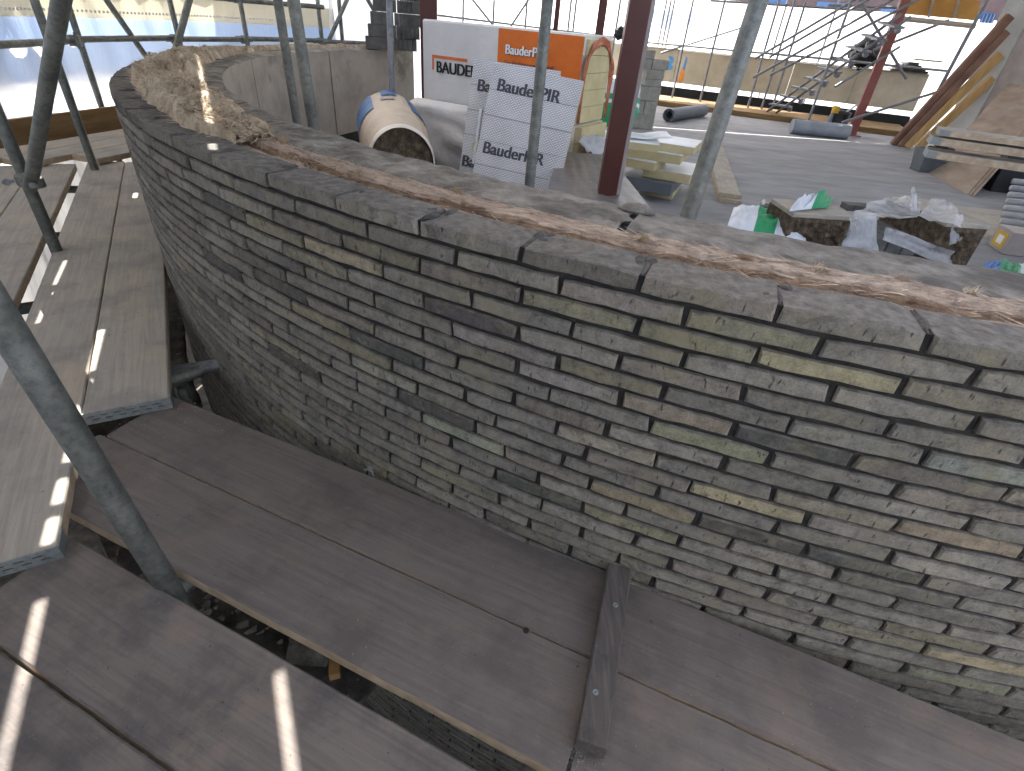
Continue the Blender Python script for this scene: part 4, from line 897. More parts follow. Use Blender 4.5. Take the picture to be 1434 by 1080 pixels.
for row in range(4):
    for i in range(13 - 3 * row):
        c0 = pt0 + dv * (.055 * i + .08 * row + .02 * (row % 2)) + Vector((0, 0, .83 - pt0.z + .047 * row)); b = MB(); b.pipe(c0 - wn * .15, c0 + wn * (1.2 + .1 * math.sin(i)), .0245, 10, .005)
        tag(b.build('stored_tube', 'galv'), 'short grey tube in the pile on the cream perimeter wall', 'tube', 'tubes piled on the perimeter wall')
mb = MB(); mb.frame(pt0 + dv * .35 + Vector((0, 0, .83 - pt0.z + .20)) - wn * .1, dv * .5, wn * .9, Vector((0, 0, .035))); obj1('cover_board', mb, 'pale', 'grey board lying on top of the piled tubes', 'board', bevel=.004)

# ------------------------------------------------------------------ red posts
def post(px, py, D, w, d, rz, z1, label, mat='maroon', side='primer'):
    q = PD(px, py, D); t = thing('steel_post', label, 'steel post', (q.x, q.y, FL))
    mb = MB(); mb.box((q.x, q.y, (FL + z1) / 2), (w, d, z1 - FL), rz); mb.build('post_shaft', mat, t, bevel=.004)
    mb = MB(); mb.box((q.x, q.y, FL + .008), (w * 2.1, d * 2.1, .016), rz); mb.build('base_plate', mat, t, bevel=.002); return t
az = math.atan2(-PD(875, 130, 1).x, PD(875, 130, 1).y)
tA = post(872, 140, 3.25, .104, .104, az + R(7), 3.09, 'thick dark red steel post rising behind the block wall')
post(601, 60, 5.85, .15, .15, R(8), 3.09, 'dark red steel post beside the charcoal brick stack')
post(842, 25, 9.5, .12, .12, R(-4), 3.09, 'thin dark red post beyond the orange pack')
post(780, 20, 12, .09, .1, R(-4), 3.09, 'narrow dark red post in the distance over the orange label')
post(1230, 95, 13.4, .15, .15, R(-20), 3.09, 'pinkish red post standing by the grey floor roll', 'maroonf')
# pale strip painting the glancing reflection on the near post's side
q = PD(872, 140, 3.25); ca_, sa_ = math.cos(az + R(7)), math.sin(az + R(7)); u_ = Vector((ca_, sa_, 0)); v_ = Vector((-sa_, ca_, 0))
mb = MB(); mb.frame(Vector((q.x, q.y, FL)) + u_ * .0535 - v_ * .02, u_ * .022, v_ * .06, Vector((0, 0, 3.35))); mb.build('reflection_strip', 'primer', tA)
# ------------------------------------------------------------------ props behind the block wall
def prop(pa, pb, dep0, dep1, label, lo=0, hi=.6, mat='galv'):
    A, B = PP(*pa, dep0), PP(*pb, dep1); d = (B - A).normalized(); A = A - d * hi; k = (B.z - FL) / -d.z if d.z < 0 else 0; tubeobj(A, B + d * k, label, mat)
prop((767, 0), (742, 255), 2.15, 2.45, 'upright tube in front of the printed silver board')
prop((389, 0), (415, 165), 2.75, 3.1, 'thinner of two upright tubes against the curved inner wall')
prop((411, 0), (437, 165), 2.05, 2.3, 'thicker of two upright tubes against the curved inner wall')
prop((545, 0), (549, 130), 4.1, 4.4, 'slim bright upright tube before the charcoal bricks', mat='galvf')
prop((1063, 0), (966, 296), 1.33, 1.52, 'thick mottled upright tube just behind the block wall')

# ------------------------------------------------------------------ charcoal bricks stacked on the far wall top
bc = PX(553, 70, .76); aa = math.atan2(bc.x, bc.y); uu = Vector((math.cos(aa), -math.sin(aa), 0)); ww = Vector((math.sin(aa), math.cos(aa), 0))
LAY = ('bottom', 'second', 'third', 'fourth', 'top')
def cbrick(o, a, b_, how, k):
    mb = MB(); mb.frame(o, a, b_, Vector((0, 0, .098))); return tag(mb.build('stacked_brick', 'darkbrick', bevel=.003), 'charcoal brick %s in the %s layer of the stack on the far wall' % (how, LAY[k]), 'brick', 'charcoal bricks stacked on the wall')
for k in range(5):
    x0 = -.275 + .03 * k; base = Vector((bc.x, bc.y, .762 + .1005 * k))
    for j in range(3): cbrick(base + uu * x0 + ww * (-.09 + .048 * j), uu * .215, ww * .044, 'laid lengthwise', k)
    for j in range(6): cbrick(base + uu * (x0 + .222 + .0445 * j + rnd.uniform(0, .001)) + ww * (-.10 + rnd.uniform(0, .02)), uu * .043, ww * .21, 'showing its end', k)

# ------------------------------------------------------------------ insulation packs
CR = PD(815, 100, 4.5); CL_ = PD(592, 100, 5.3); CR.z = CL_.z = 0; pu = (CR - CL_); PLN = pu.length; pu.normalize(); pw = Vector((-pu.y, pu.x, 0)); Z1 = Vector((0, 0, 1))
def onpack(px, py, lift=0.0):
    r = ray(px, py); n = -pw; t = ((CL_ - EYE).dot(n)) / r.dot(n); return EYE + r * t + n * lift
pk = thing('insulation_pack', 'white and orange wrapped pack of foam boards standing on another pack', 'insulation pack', CL_ + Vector((0, 0, .455)))
zt = 1.045; zb = .455
mb = MB(); mb.frame(CL_ + Z1 * zb, pu * (PLN - .02), pw * .56, Z1 * (zt - zb)); mb.build('wrapping', 'whitefilm', pk, bevel=.012)
for k in range(5):
    mb = MB(); mb.frame(CL_ + pu * (PLN - .03) + pw * .06 + Z1 * (zb + .012 + .113 * k), pu * .034, pw * .44, Z1 * (.111 - (.012 if k == 4 else 0))); mb.build('foam_board', 'pir', pk, bevel=.003)
o0 = onpack(698, 60); s0 = (o0 - CL_).dot(pu)
mb = MB(); mb.frame(CL_ + pu * s0 - pw * .004 + Z1 * (zb + .01), pu * (PLN - s0 - .012), pw * .006, Z1 * (zt - zb - .022)); mb.build('orange_wrap', 'orange', pk)
# torn orange film arch over the end
mb = MB()
def arch(u, v):
    t = math.pi * u; c = CL_ + pu * (PLN + .012) + pw * .28; w_ = .285 - (.05 + .03 * nz((u * 8, 1, 1))) * v + .012 * nz((u * 6, v * 2, 1)); y = -math.cos(t); z = math.sin(t) ** .35
    return c + pw * (y * w_) + Z1 * (zb + .02 + (z * (zt - zb - .03 - .055 * v)) + .01 * nz((u * 9, v * 4, 6))) + pu * (.02 * nz((u * 7, v * 3, 4)))
mb.grid(arch, 40, 5); mb.build('torn_film', 'orangef', pk, smooth=True, solid=.003)
put_text('BAUDER', .118, onpack(611.5, 101), pu, Z1, 'black', pk, .90, .045, .006)
put_text('BauderPIR', .088, onpack(708.8, 75.8), pu, Z1, 'black', pk, .92, .04, .008, 'lettering_shadow')
put_text('BauderPIR', .088, onpack(708, 75), pu, Z1, 'inkwhite', pk, .92, .04, .010)
put_text('Der Hochleistungsdämmstoff', .043, onpack(707, 90.5), pu, Z1, 'inkgrey', pk, .82, .01, .008)
p0 = onpack(605.5, 76.5, .003); mb = MB(); L_ = .36; mb.frame(p0, pu * L_, pw * -.001, Z1 * -.022); mb.frame(p0 - Z1 * .0225, pu * .018, pw * -.001, Z1 * -.085); mb.build('printed_bracket', 'inkorange', pk)
# lower pack, crumpled
lp = thing('insulation_pack', 'cream crumpled lower pack with torn orange film under the white one', 'insulation pack', CL_ + Vector((0, 0, FL)))
mb = MB()
def crumple(u, v):
    p = CL_ - pw * (.10 + .05 * math.sin(v * 3.14)) + pu * (-.05 + (PLN + .02) * u) + Z1 * (FL + (.452 - FL + .02) * v); q_ = (u * PLN * 3, v * 2.4, 3)
    d = .045 * abs(fbm((q_[0] * .7 + q_[1], q_[1] * .8 - q_[0] * .3, 1), 1, 0, 2)) + .008 * fbm(q_, 2.0, 0, 2)
    if v > .97: d = -.08
    return p - pw * d
mb.grid(crumple, 60, 30); mb.build('crumpled_film', 'creamfilm', lp, smooth=True)
mb = MB(); mb.frame(CL_ + Z1 * FL, pu * (PLN - .01), pw * .56, Z1 * (.452 - FL)); mb.build('pack_core', 'creamfilm', lp)
for k in range(6):
    mb = MB(); mb.frame(CL_ + pu * (PLN - .008) + pw * .03 + Z1 * (FL + .01 + .12 * k), pu * (.05 + .012 * (k % 2)), pw * .48, Z1 * .117); mb.build('foam_board', 'pir', lp, bevel=.003)
for k, (a, h) in enumerate(((.14, .16), (.34, .11))):
    mb = MB(); c0 = CL_ + pu * (PLN + .03) + Z1 * (.10 + .12 * k) - pw * .03; mb.grid(lambda u, v: c0 + pu * (.06 * u + .03 * nz((u * 4, v * 4, k))) + pw * (a * v - .02) + Z1 * (h * (u - .5) + .04 * nz((u * 3, v * 5, 9 + k))), 10, 10); mb.build('torn_film', 'orangef', lp, smooth=True, solid=.003)
mb = MB(); c0 = CL_ + pu * (PLN + .05) + Z1 * .38; mb.grid(lambda u, v: c0 + pu * (.16 * u) + pw * (.4 * v - .05) + Z1 * (-.10 * u + .05 * nz((u * 4, v * 5, 2))), 12, 14); mb.build('loose_film', 'film', lp, smooth=True, solid=.002)

# ------------------------------------------------------------------ printed silver boards leaning on the pack
def foilboard(TLp, TRp, slope, DT0, DT1, DB, label, texts, th=.055):
    TL, TRr = PD(*TLp, DT0), PD(*TRp, DT1)
    def foot(p, D):
        best = min((abs(math.hypot(PX(p[0] + slope * (y - p[1]), y, FL).x, PX(p[0] + slope * (y - p[1]), y, FL).y) - D), y) for y in np.arange(200, 600, 2.0))
        y = best[1]; return PX(p[0] + slope * (y - p[1]), y, FL)
    u = (TRr - TL); Wd = .6; u = u.normalized(); B_ = foot(TLp, DB); v = (TL - B_); v = (v - u * v.dot(u)); u2 = u; v = v.normalized(); n = u2.cross(v).normalized()
    Lg = (TL.z - FL) / v.z; BLc = TL - v * Lg
    lo = min(BLc.z, (BLc + u2 * Wd).z); sh_ = v * ((FL + .002 - lo) / v.z)
    t = thing('foil_insulation_board', label, 'foam board', (BLc.x, BLc.y, FL))
    mb = MB(); a, b_ = BLc + sh_, TL; mb.frame(a - n * th, u2 * Wd, (b_ - a), n * (th - .004)); mb.build('foam_core', 'pir', t, bevel=.003)
    mb = MB(); nu, nv = 12, 24; mb.grid(lambda s, q_: a + u2 * (Wd * s) + (b_ - a) * q_ + n * (.001 + .0015 * nz((s * 5, q_ * 9, 3))), nu, nv)
    o = mb.build('foil_face', 'foil', t, smooth=True); uvl = o.data.uv_layers.new(name='UVMap'); LL = (b_ - a).length
    for p in o.data.polygons:
        for li, vi in zip(p.loop_indices, p.vertices):
            i, j = divmod(vi, nv + 1); uvl.data[li].uv = (Wd * i / nu, LL * j / nv)
    for k in range(1, 8):
        mb = MB(); mb.frame(a + (b_ - a) * (1 - k * .135) + n * .0022, u2 * Wd, v * .0022, n * .0006); mb.build('crease', 'inkgrey', t)
    for tx, (px, py), sz in texts:
        r = ray(px, py); tt = ((a - EYE).dot(n)) / r.dot(n); put_text(tx, sz, EYE + r * tt, u2, v, 'inkgrey', t, .92, .035, .004)
    return a, u2, v, n, t
a, u2, v2, n2, t = foilboard((664, 82), (766, 97), -.235, 4.22, 4.12, 3.92, 'printed silver foam board standing behind its twin, torn foil at its edge', [('BauderPIR', (667.5, 127), .105), ('BauderPIR', (646, 232), .105)])
mb = MB(); c0 = a + u2 * .075 + v2 * .62 + n2 * .004; mb.add([c0 + u2 * x + v2 * y for x, y in ((0, -.03), (.03, -.05), (.045, .01), (.03, .075), (.01, .05), (-.01, .01))], [(0, 1, 2, 3, 4, 5)]); mb.build('torn_patch', 'pir', t)
mb = MB(); mb.grid(lambda s, q_: c0 + u2 * (.01 + .02 * s + .012 * nz((q_ * 9, 1, 1))) + v2 * (-.11 + .36 * q_) + n2 * (.004 + .012 * s * abs(nz((q_ * 7, 3, 3)))), 3, 24); mb.build('torn_foil', 'white', t, smooth=True)
foilboard((692, 88), (808, 112), -.25, 4.02, 3.92, 3.66, 'printed silver foam board leaning in front of its twin', [('BauderPIR', (695, 126.5), .105), ('BauderPIR', (675, 213.5), .105)])

# ------------------------------------------------------------------ wool roll in its bag
F0 = PX(563, 226, .262); B0 = PX(543, 171, .262)
sup = thing('slab_pack', 'low pack of slabs lying under the bagged wool roll', 'pack', (F0.x, F0.y, FL))
ax = (B0 - F0).normalized(); sx_ = Vector((ax.y, -ax.x, 0))
mb = MB(); mb.frame(F0 - sx_ * .3 + Vector((0, 0, FL - .262)) - ax * .02, sx_ * .6, ax * 1.0, Vector((0, 0, .285))); mb.build('pack_body', 'blackplastic', sup, bevel=.02)
rl = thing('wool_roll_bag', 'bagged mineral wool roll with blue print, open at one end', 'wool roll', (F0.x, F0.y, .008))
LR = (B0 - F0).length
def rr_(s): return .205 + .055 * min(1, max(0, s) / .45) ** .8 - .20 * max(0, (s - .86) / .14) ** 2.2
def rollp(s, t, k=1.0, o=0):
    c = F0 + ax * (LR * s); r_ = rr_(s) * k * (1 + .018 * nz((math.cos(t) * 2, math.sin(t) * 2, s * 9)) + .010 * math.sin(s * 38 + 2 * nz((t, 1, 1)))) + o
    p = c + sx_ * (r_ * math.cos(t)) + Vector((0, 0, r_ * math.sin(t))); p.z = max(p.z, .007); return p
mb = MB(); mb.grid(lambda u, v: rollp(u, 2 * math.pi * v), 50, 48); mb.build('bag', 'kraft', rl, smooth=True)
mb = MB(); mb.grid(lambda u, v: rollp(.012 + .0 * u, 2 * math.pi * v, .02 + .94 * u) - ax * (.01 * nz((u * 9, v * 20, 1))), 10, 40); mb.build('wool_end', 'strawpack', rl, smooth=True)
mb = MB(); mb.grid(lambda u, v: rollp(-.012 + .05 * u, 2 * math.pi * v, 1.0 + .035 * math.sin(u * 3.1), .004), 6, 48); mb.build('rim', 'creamfilm', rl, smooth=True)
for (s0_, s1_, t0_, t1_) in ((.45, .93, R(122), R(172)), (.70, .90, R(76), R(104)), (.40, .84, R(24), R(58))):
    mb = MB(); mb.grid(lambda u, v: rollp(s0_ + (s1_ - s0_) * u + .02 * nz((v * 4, 1, 2)), t0_ + (t1_ - t0_) * v + .05 * nz((u * 5, 2, 2)), 1, .007), 16, 10); mb.build('blue_print', 'blueprint', rl, smooth=True)
mb = MB(); mb.grid(lambda u, v: rollp(.54 + .12 * u, R(84) + R(24) * v, 1, .006), 6, 6); mb.build('grey_label', 'primer', rl, smooth=True)

# ------------------------------------------------------------------ grey wrapped brick pack
g0 = PD(778, 213, 3.95); gu = Vector((.95, -.20, 0)).normalized(); gw = Vector((-gu.y, gu.x, 0)); g0.z = 0; gz = .445
gp = thing('wrapped_brick_pack', 'grey brick pack under taut clear film beside the red post', 'brick pack', (g0.x, g0.y, FL))
mb = MB()
def gfn(u, v):
    x = -.02 + .36 * u; k = max(0, (u - .86) / .14)
    return g0 + gu * x + gw * (.7 * v) + Z1 * gz
gz = .30
tp = [PX(759, 296, gz), PX(918, 300, gz), PX(852, 217, gz), PX(781, 212, gz)]
bt_ = [tp[0] + Vector((-.03, -.02, 0)), tp[1] + Vector((.10, -.02, 0)), tp[2] + Vector((.14, .03, 0)), tp[3] + Vector((-.03, .02, 0))]
for p in bt_: p.z = FL + .002
def quadgrid(p00, p10, p11, p01, nu, nv, amp, n, sd, sc=5):
    mb = MB()
    def f(u, v):
        p = (p00.lerp(p10, u)).lerp(p01.lerp(p11, u), v); e = min(u, v, 1 - u, 1 - v) * 8
        return p + n * (amp * min(1, e) * (fbm((u * sc, v * sc * 2.2, sd)) + .5 * math.sin((u * 3 + v) * 14 + 3 * nz((u * 3, v * 3, sd)))))
    mb.grid(f, nu, nv); return mb
mb = quadgrid(tp[0], tp[1], tp[2], tp[3], 24, 24, .006, Z1, 1)
for i in range(4):
    j = (i + 1) % 4; m2 = quadgrid(bt_[i], bt_[j], tp[j], tp[i], 24, 24, .014, (bt_[j] - bt_[i]).cross(Z1).normalized(), i + 3); mb.add(m2.v, m2.f)
mb.build('film_wrap', 'wrap', gp, smooth=True)
for k in range(12):
    f_ = k / 12; c0 = tp[0].lerp(tp[3], f_) + Vector((-.004, 0, .002)); c1 = bt_[0].lerp(bt_[3], f_ * .9 + .1) + Vector((-.01, 0, .02)); mb = MB(); mb.tube(c0, c1, .006, 6, r1=.01); mb.build('film_fold', 'clear', gp, smooth=True)

# ------------------------------------------------------------------ concrete block stack
cb = PX(903, 181, FL); ca = math.atan2(cb.x, cb.y); cu_ = Vector((math.cos(ca - .35), -math.sin(ca - .35), 0)); cw = Vector((-cu_.y, cu_.x, 0)); z_ = FL + .001; kk = 0
for row, (h, parts) in enumerate(((.215, ((-.30, .44),)), (.215, ((-.30, .215), (-.08, .215))), (.215, ((-.29, .44),)), (.10, ((-.16, .30),)), (.14, ((-.15, .30),)), (.14, ((-.24, .15), (-.085, .28))), (.12, ((-.24, .17),)))):
    for x0, l_ in parts:
        mb = MB(); mb.frame(cb + cu_ * x0 + Vector((0, 0, z_ - FL)), cu_ * (l_ - .004), cw * .215, Vector((0, 0, h - .003)))
        kk += 1; tag(mb.build('concrete_block', 'concblk', bevel=.006), ('wide grey concrete block at the foot of the block stack', 'half block in the second course of the stack, beside the red post', 'half block in the second course of the stack, away from the red post', 'wide plain block in the third course of the stack', 'thin rough-faced block above the third course of the stack', 'rough speckled block standing out in the middle of the stack', 'small block beside the red post near the stack top', 'smooth wide block near the top of the stack', 'topmost small block of the stack, next to the plastic scrap')[kk - 1], 'concrete block', 'blocks stacked behind the red post')
    z_ += h
# ------------------------------------------------------------------ loose yellow foam boards
sb = PX(868, 268, FL); 
def slab(px, py, z0, L_, Wd, h, ang_, label, mat='pir', foil_=True):
    p = PX(px, py, z0); a_ = Vector((math.cos(ang_), math.sin(ang_), 0)); b_ = Vector((-a_.y, a_.x, 0)); t = thing('loose_foam_board', label, 'foam board', p)
    mb = MB(); mb.frame(p, a_ * L_, b_ * Wd, Vector((0, 0, h))); mb.build('foam_core', mat, t, bevel=.004)
    if foil_:
        mb = MB(); mb.frame(p + Vector((0, 0, h + .0005)), a_ * L_, b_ * Wd, Vector((0, 0, .002))); mb.build('foil_face', 'white', t)
    return t
slab(905, 274, FL + .001, .26, .6, .085, R(-20), 'yellow foam board lying on the floor at the foot of the pile')
slab(868, 262, FL + .088, .5, .62, .11, R(-23), 'dark set-back block painting in the shaded gap under the pile', 'bucket', False)  # dark filler colour stands in for the shaded gap
slab(899, 247, FL + .20, .46, .6, .085, R(-22), 'yellow foam board with a scribbled edge, second up in the pile')
slab(862, 231, FL + .287, .38, .5, .075, R(-24), 'short wedge of yellow foam in the middle of the pile')
slab(833, 212, FL + .364, .84, .6, .08, R(-21), 'long yellow foam board across the pile behind the red post')
slab(897, 207, FL + .447, .5, .5, .07, R(-22), 'yellow foam board with white foil overhanging the pile')
t = slab(833, 204, FL + .520, .55, .35, .06, R(-8), 'topmost foam board with its white foil curling up')
p = PX(836, 190, FL + .585); mb = MB(); mb.grid(lambda u, v: p + Vector((.66 * u, -.05 * u + .32 * v, .012 + .10 * max(0, u - .55) ** 1.4 + .02 * nz((u * 4, v * 4, 1)))), 20, 8); mb.build('curled_foil', 'white', t, smooth=True, solid=.002)
# white and green plastic bag on the pile
def bag(ctr, w, h, d, rz, label, mats, sd, tilt=0):
    t = thing('plastic_sack', label, 'sack', ctr); u = Vector((math.cos(rz), math.sin(rz), 0)); n = Vector((-u.y, u.x, 0)); upv = (Z1 * math.cos(tilt) + n * math.sin(tilt)); nn = u.cross(upv).normalized(); nv = 40
    for i, (v0, v1, mt) in enumerate(mats):
        mb = MB()
        def f(s, v):
            vv = v0 + (v1 - v0) * v; a = 2 * math.pi * s; sq = lambda x: math.copysign(abs(x) ** .6, x); th = math.sin(math.pi * min(1, max(0, vv)) ** .8) ** .5
            k = 1 + .12 * fbm((math.cos(a), math.sin(a), vv * 3), 1.5, sd)
            return Vector(ctr) + u * (w / 2 * sq(math.cos(a)) * k * (.75 + .25 * th)) - nn * (d / 2 * sq(math.sin(a)) * k * max(.08, th)) + upv * (h * vv)
        mb.grid(f, 36, max(3, int(nv * (v1 - v0)))); mb.build(('sack_skin', 'green_band', 'sack_end')[min(i, 2)] if mt != 'green' else 'green_band', mt, t, smooth=True)
    return t
q = PD(858, 180, 5.25); bag((q.x, q.y, FL + .655), .36, .38, .2, R(-15), 'white sack with slanting green stripes slumped behind the red post', ((0, .12, 'green'), (.12, .46, 'green'), (.46, .54, 'white'), (.54, .66, 'green'), (.66, 1, 'white')), 3, .25)

# ------------------------------------------------------------------ planks on the terrace floor
pa, pb = PX(1005, 283, FL), PX(1039, 289, FL); pe = (PX(998, 203, FL) - PX(1022, 286, FL)); pe.z = 0; pe.normalize(); pn = Vector((pe.y, -pe.x, 0))
board((pa.x, pa.y), pe, 3.6, pn, .224, FL + .039, 'pale', 'lower of two scaffold boards lying on the terrace floor', group='boards on the terrace floor')
pa = pa + pe * .07 - pn * .005; board((pa.x, pa.y), pe, 3.6, pn, .224, FL + .079, 'pale', 'upper of two scaffold boards lying on the terrace floor', group='boards on the terrace floor')
# rolls of membrane
def roll(pa, pb, r_, mat, label, hollow=True):
    a, b_ = PX(*pa, FL), PX(*pb, FL); a.z = b_.z = FL + r_ + .002; mb = MB(); d = (b_ - a).normalized(); 
    if hollow: mb.pipe(a, b_, r_, 20, .012); mb.pipe(a + d * .004, b_ - d * .004, r_ * .72, 18, .010)
    else: mb.tube(a, b_, r_, 20)
    o = mb.build('membrane_roll', mat, smooth=False); return tag(o, label, 'roll')
roll((934, 171), (983, 163), .115, 'bucket', 'dark rolled membrane offcut with open end on the floor')
roll((1105, 187), (1184, 195), .125, 'greyroll', 'pale blue-grey roll of membrane lying on the floor', False)
q = PX(1172, 188, FL) + Vector((.1, .35, 0)); bp_ = thing('tool_bag', 'black tool bag with a yellow cap beside the grey roll', 'bag', q)
mb = MB(); mb.grid(lambda u, v: q + Vector((.20 * math.cos(6.283 * u) * (1 + .2 * nz((u * 6, v * 3, 1))), .16 * math.sin(6.283 * u), .002 + .40 * v)) * 1.0 if v < .99 else q + Vector((0, 0, .40)), 18, 10); mb.build('bag_body', 'blackplastic', bp_, smooth=True)
mb = MB(); mb.tube(q + Vector((-.18, -.1, .34)), q + Vector((-.18, -.1, .46)), .07, 12); mb.build('cap', 'yellow', bp_); mb = MB(); mb.tube(q + Vector((.05, -.05, .36)), q + Vector((.2, -.1, .52)), .02, 8); mb.build('handle', 'inkwhite', bp_)
mb = MB(); mb.tube(q + Vector((-.24, -.12, .003)), q + Vector((-.22, -.12, .33)), .07, 12, r1=.03); obj1('spray_bottle', mb, 'greyroll', 'pale bottle standing against the black tool bag', 'bottle')

# ------------------------------------------------------------------ white wall end and leaning timbers
c0, c1 = PD(1328, 170, 13.5), PD(1360, 178, 13.1); c0.z = c1.z = FL; dv2 = (c1 - c0); nn2 = Vector((-dv2.y, dv2.x, 0)).normalized()
wc = thing('wall_end', 'white rendered wall end that timbers lean on', 'wall', c0)
mb = MB(); mb.frame(c0, dv2, nn2 * .4, Vector((0, 0, 4.2))); mb.build('column_face', 'column', wc, bevel=.01)
mb = MB(); mb.frame(c0 + dv2 * 1.004 + nn2 * .02, dv2 * 1.6, nn2 * .36, Vector((0, 0, 4.2))); mb.build('wall_return', 'primer', wc)
mb = MB(); mb.frame(c0 - dv2 * .24 + nn2 * .1, dv2 * .1, nn2 * .1, Vector((0, 0, 4.2))); mb.build('guide_strip', 'column', wc)
for i, (bp0, tp0, w, mt, lb) in enumerate((((1249, 203), (1413, 22), .14, 'redtimber', 'longest red-brown timber leaning on the white wall end'), ((1259, 205), (1408, 44), .12, 'redtimber', 'second red-brown timber, tucked behind the longest'), ((1267, 206), (1399, 76), .14, 'timber', 'yellow timber leaning beside the red-brown ones'), ((1283, 207), (1389, 109), .14, 'timber', 'shortest yellow timber leaning on the white wall end'))):
    A = PX(*bp0, FL); B = PD(*tp0, 13.15); d = (B - A).normalized(); s1 = d.cross(Vector((0, 1, 0))).normalized(); s2 = d.cross(s1).normalized()
    mb = MB(); mb.frame(A - s1 * w / 2, s1 * w, s2 * .07, (B - A)); obj1('leaning_timber', mb, mt, lb, 'timber', bevel=.006)
# ------------------------------------------------------------------ plywood and boards on the right
BLp, BRp = PX(1298, 241, FL), PX(1354, 273, FL)
Dq = min(np.arange(8.5, 13.5, .05), key=lambda D: abs((PD(1412, 117, D) - BLp).length - 2.44)); TLp = PD(1412, 117, float(Dq)); vv = TLp - BLp; ee = (BRp - BLp)
for i, (sc, lb) in enumerate(((1, 'front plywood sheet leaning with its foot on the terrace floor'), (.97, 'second plywood sheet behind the leaning one'), (.93, 'third plywood sheet at the back of the leaning ones'))):
    n = ee.cross(vv).normalized(); n = n if n.x > 0 else -n; o_ = BLp + n * (.03 * i) + ee.normalized() * (.035 * i); o_.z = FL + .002
    mb = MB(); mb.frame(o_, ee, vv * sc, n * .02); obj1('plywood_sheet', mb, 'ply', lb, 'plywood', bevel=.002)
q = PX(1385, 268, FL); mb = MB(); mb.frame(q, Vector((1.6, -.3, 0)), Vector((.2, 1.0, 0)), Vector((0, 0, .5))); obj1('shade_box', mb, 'blackplastic', 'black box painting in the shaded underside behind the plywood sheets', 'crate', bevel=.01)  # black box put in for the dark underside of the boards
for i, (pa_, lb) in enumerate((((1306, 203), 'lowest scaffold board jutting out over the grey tub'), ((1312, 183), 'middle scaffold board jutting out over the tub'), ((1325, 171), 'top scaffold board of the jutting stack'))):
    A = PD(*pa_, 5.3); z0 = (.525, .615, .672)[i]; e = Vector((.90, -.435, 0)).normalized(); n = Vector((-e.y, e.x, 0)); board((A.x, A.y), e, 2.6, n, .225, z0, 'pale', lb, bands=(0.0,), group='boards jutting from the stack', th=.05 if i < 2 else .042)
A = PD(1306, 203, 5.3) + Vector((.90, -.435, 0)) * 1.9; mb = MB()
for k in range(3): mb.frame(Vector((A.x - .1 + .02 * k, A.y - .05, FL + .001 + .252 * k)), Vector((.45, -.2, 0)), Vector((.2, .45, 0)), Vector((0, 0, .25)))
obj1('brick_pile', mb, 'darkbrick', 'dark block pile carrying the jutting scaffold boards', 'block pile', bevel=.006)
q = PX(1297, 240, FL); bk = thing('grey_tub', 'grey plastic tub with black scraps in it, under the jutting boards', 'tub', q)
mb = MB(); k_ = [(-.20, -.12), (.22, -.14), (.24, .16), (-.18, .18)]; vs = [q + Vector((x * .85, y * .85, .002)) for x, y in k_] + [q + Vector((x * 1.1, y * 1.1, .30)) for x, y in k_] + [q + Vector((x * 1.0, y * 1.0, .295)) for x, y in k_] + [q + Vector((x * .8, y * .8, .02)) for x, y in k_]
fs = [(3, 2, 1, 0)] + [(i, (i + 1) % 4, 4 + (i + 1) % 4, 4 + i) for i in range(4)] + [(4 + i, 4 + (i + 1) % 4, 8 + (i + 1) % 4, 8 + i) for i in range(4)] + [(8 + i, 8 + (i + 1) % 4, 12 + (i + 1) % 4, 12 + i) for i in range(4)] + [(12, 13, 14, 15)]
mb.add(vs, fs); mb.build('tub_body', 'bucket', bk)
for i in range(5):
    mb = MB(); mb.box(q + Vector((-.1 + .07 * i, .02 * (i % 2), .27 + .03 * (i % 3))), (.09, .16, .07), i * .7); mb.build('scrap', 'blackplastic', bk, bevel=.01)
# ------------------------------------------------------------------ corrugated sheets and box by the right edge
q0 = PX(1396, 334, FL + .05); 
cs = thing('corrugated_pile', 'pile of light grey ribbed strips beside the cardboard box', 'ribbed strips', (q0.x, q0.y, FL))
for k in range(13):
    a = PX(1396 + 2.3 * k, 334 - 8.6 * k, FL + .06 + .012 * k); a.z = FL + .03 + .018 * k; mb = MB(); e_ = Vector((1, -.12, 0)).normalized(); mb.tube(a, a + e_ * 1.3, .034, 8); mb.build('ribbed_strip', 'corr', cs, smooth=True)
mb = MB(); mb.frame(Vector((q0.x - .02, q0.y - .05, FL + .001)), Vector((1.5, -.2, 0)), Vector((.35, 1.3, 0)), Vector((0, 0, .04))); mb.build('pallet_board', 'pale', cs)
q = PX(1402, 356, FL); bx_ = thing('cardboard_box', 'grey cardboard box with yellow label near the ribbed strips', 'box', q)
e_ = Vector((.97, -.22, 0)); n_ = Vector((.22, .97, 0)); mb = MB(); mb.frame(q + Vector((0, 0, .002)), e_ * .55, n_ * .28, Vector((0, 0, .19))); mb.build('carton', 'primer', bx_, bevel=.005)
mb = MB(); mb.frame(q + n_ * .05 - e_ * .003 + Vector((0, 0, .03)), e_ * .002, n_ * .18, Vector((0, 0, .13))); lbl = mb.build('label', 'yellow', bx_); mb = MB(); mb.frame(q + n_ * .09 - e_ * .005 + Vector((0, 0, .06)), e_ * .001, n_ * .09, Vector((0, 0, .07))); mb.build('label_panel', 'inkwhite', lbl)

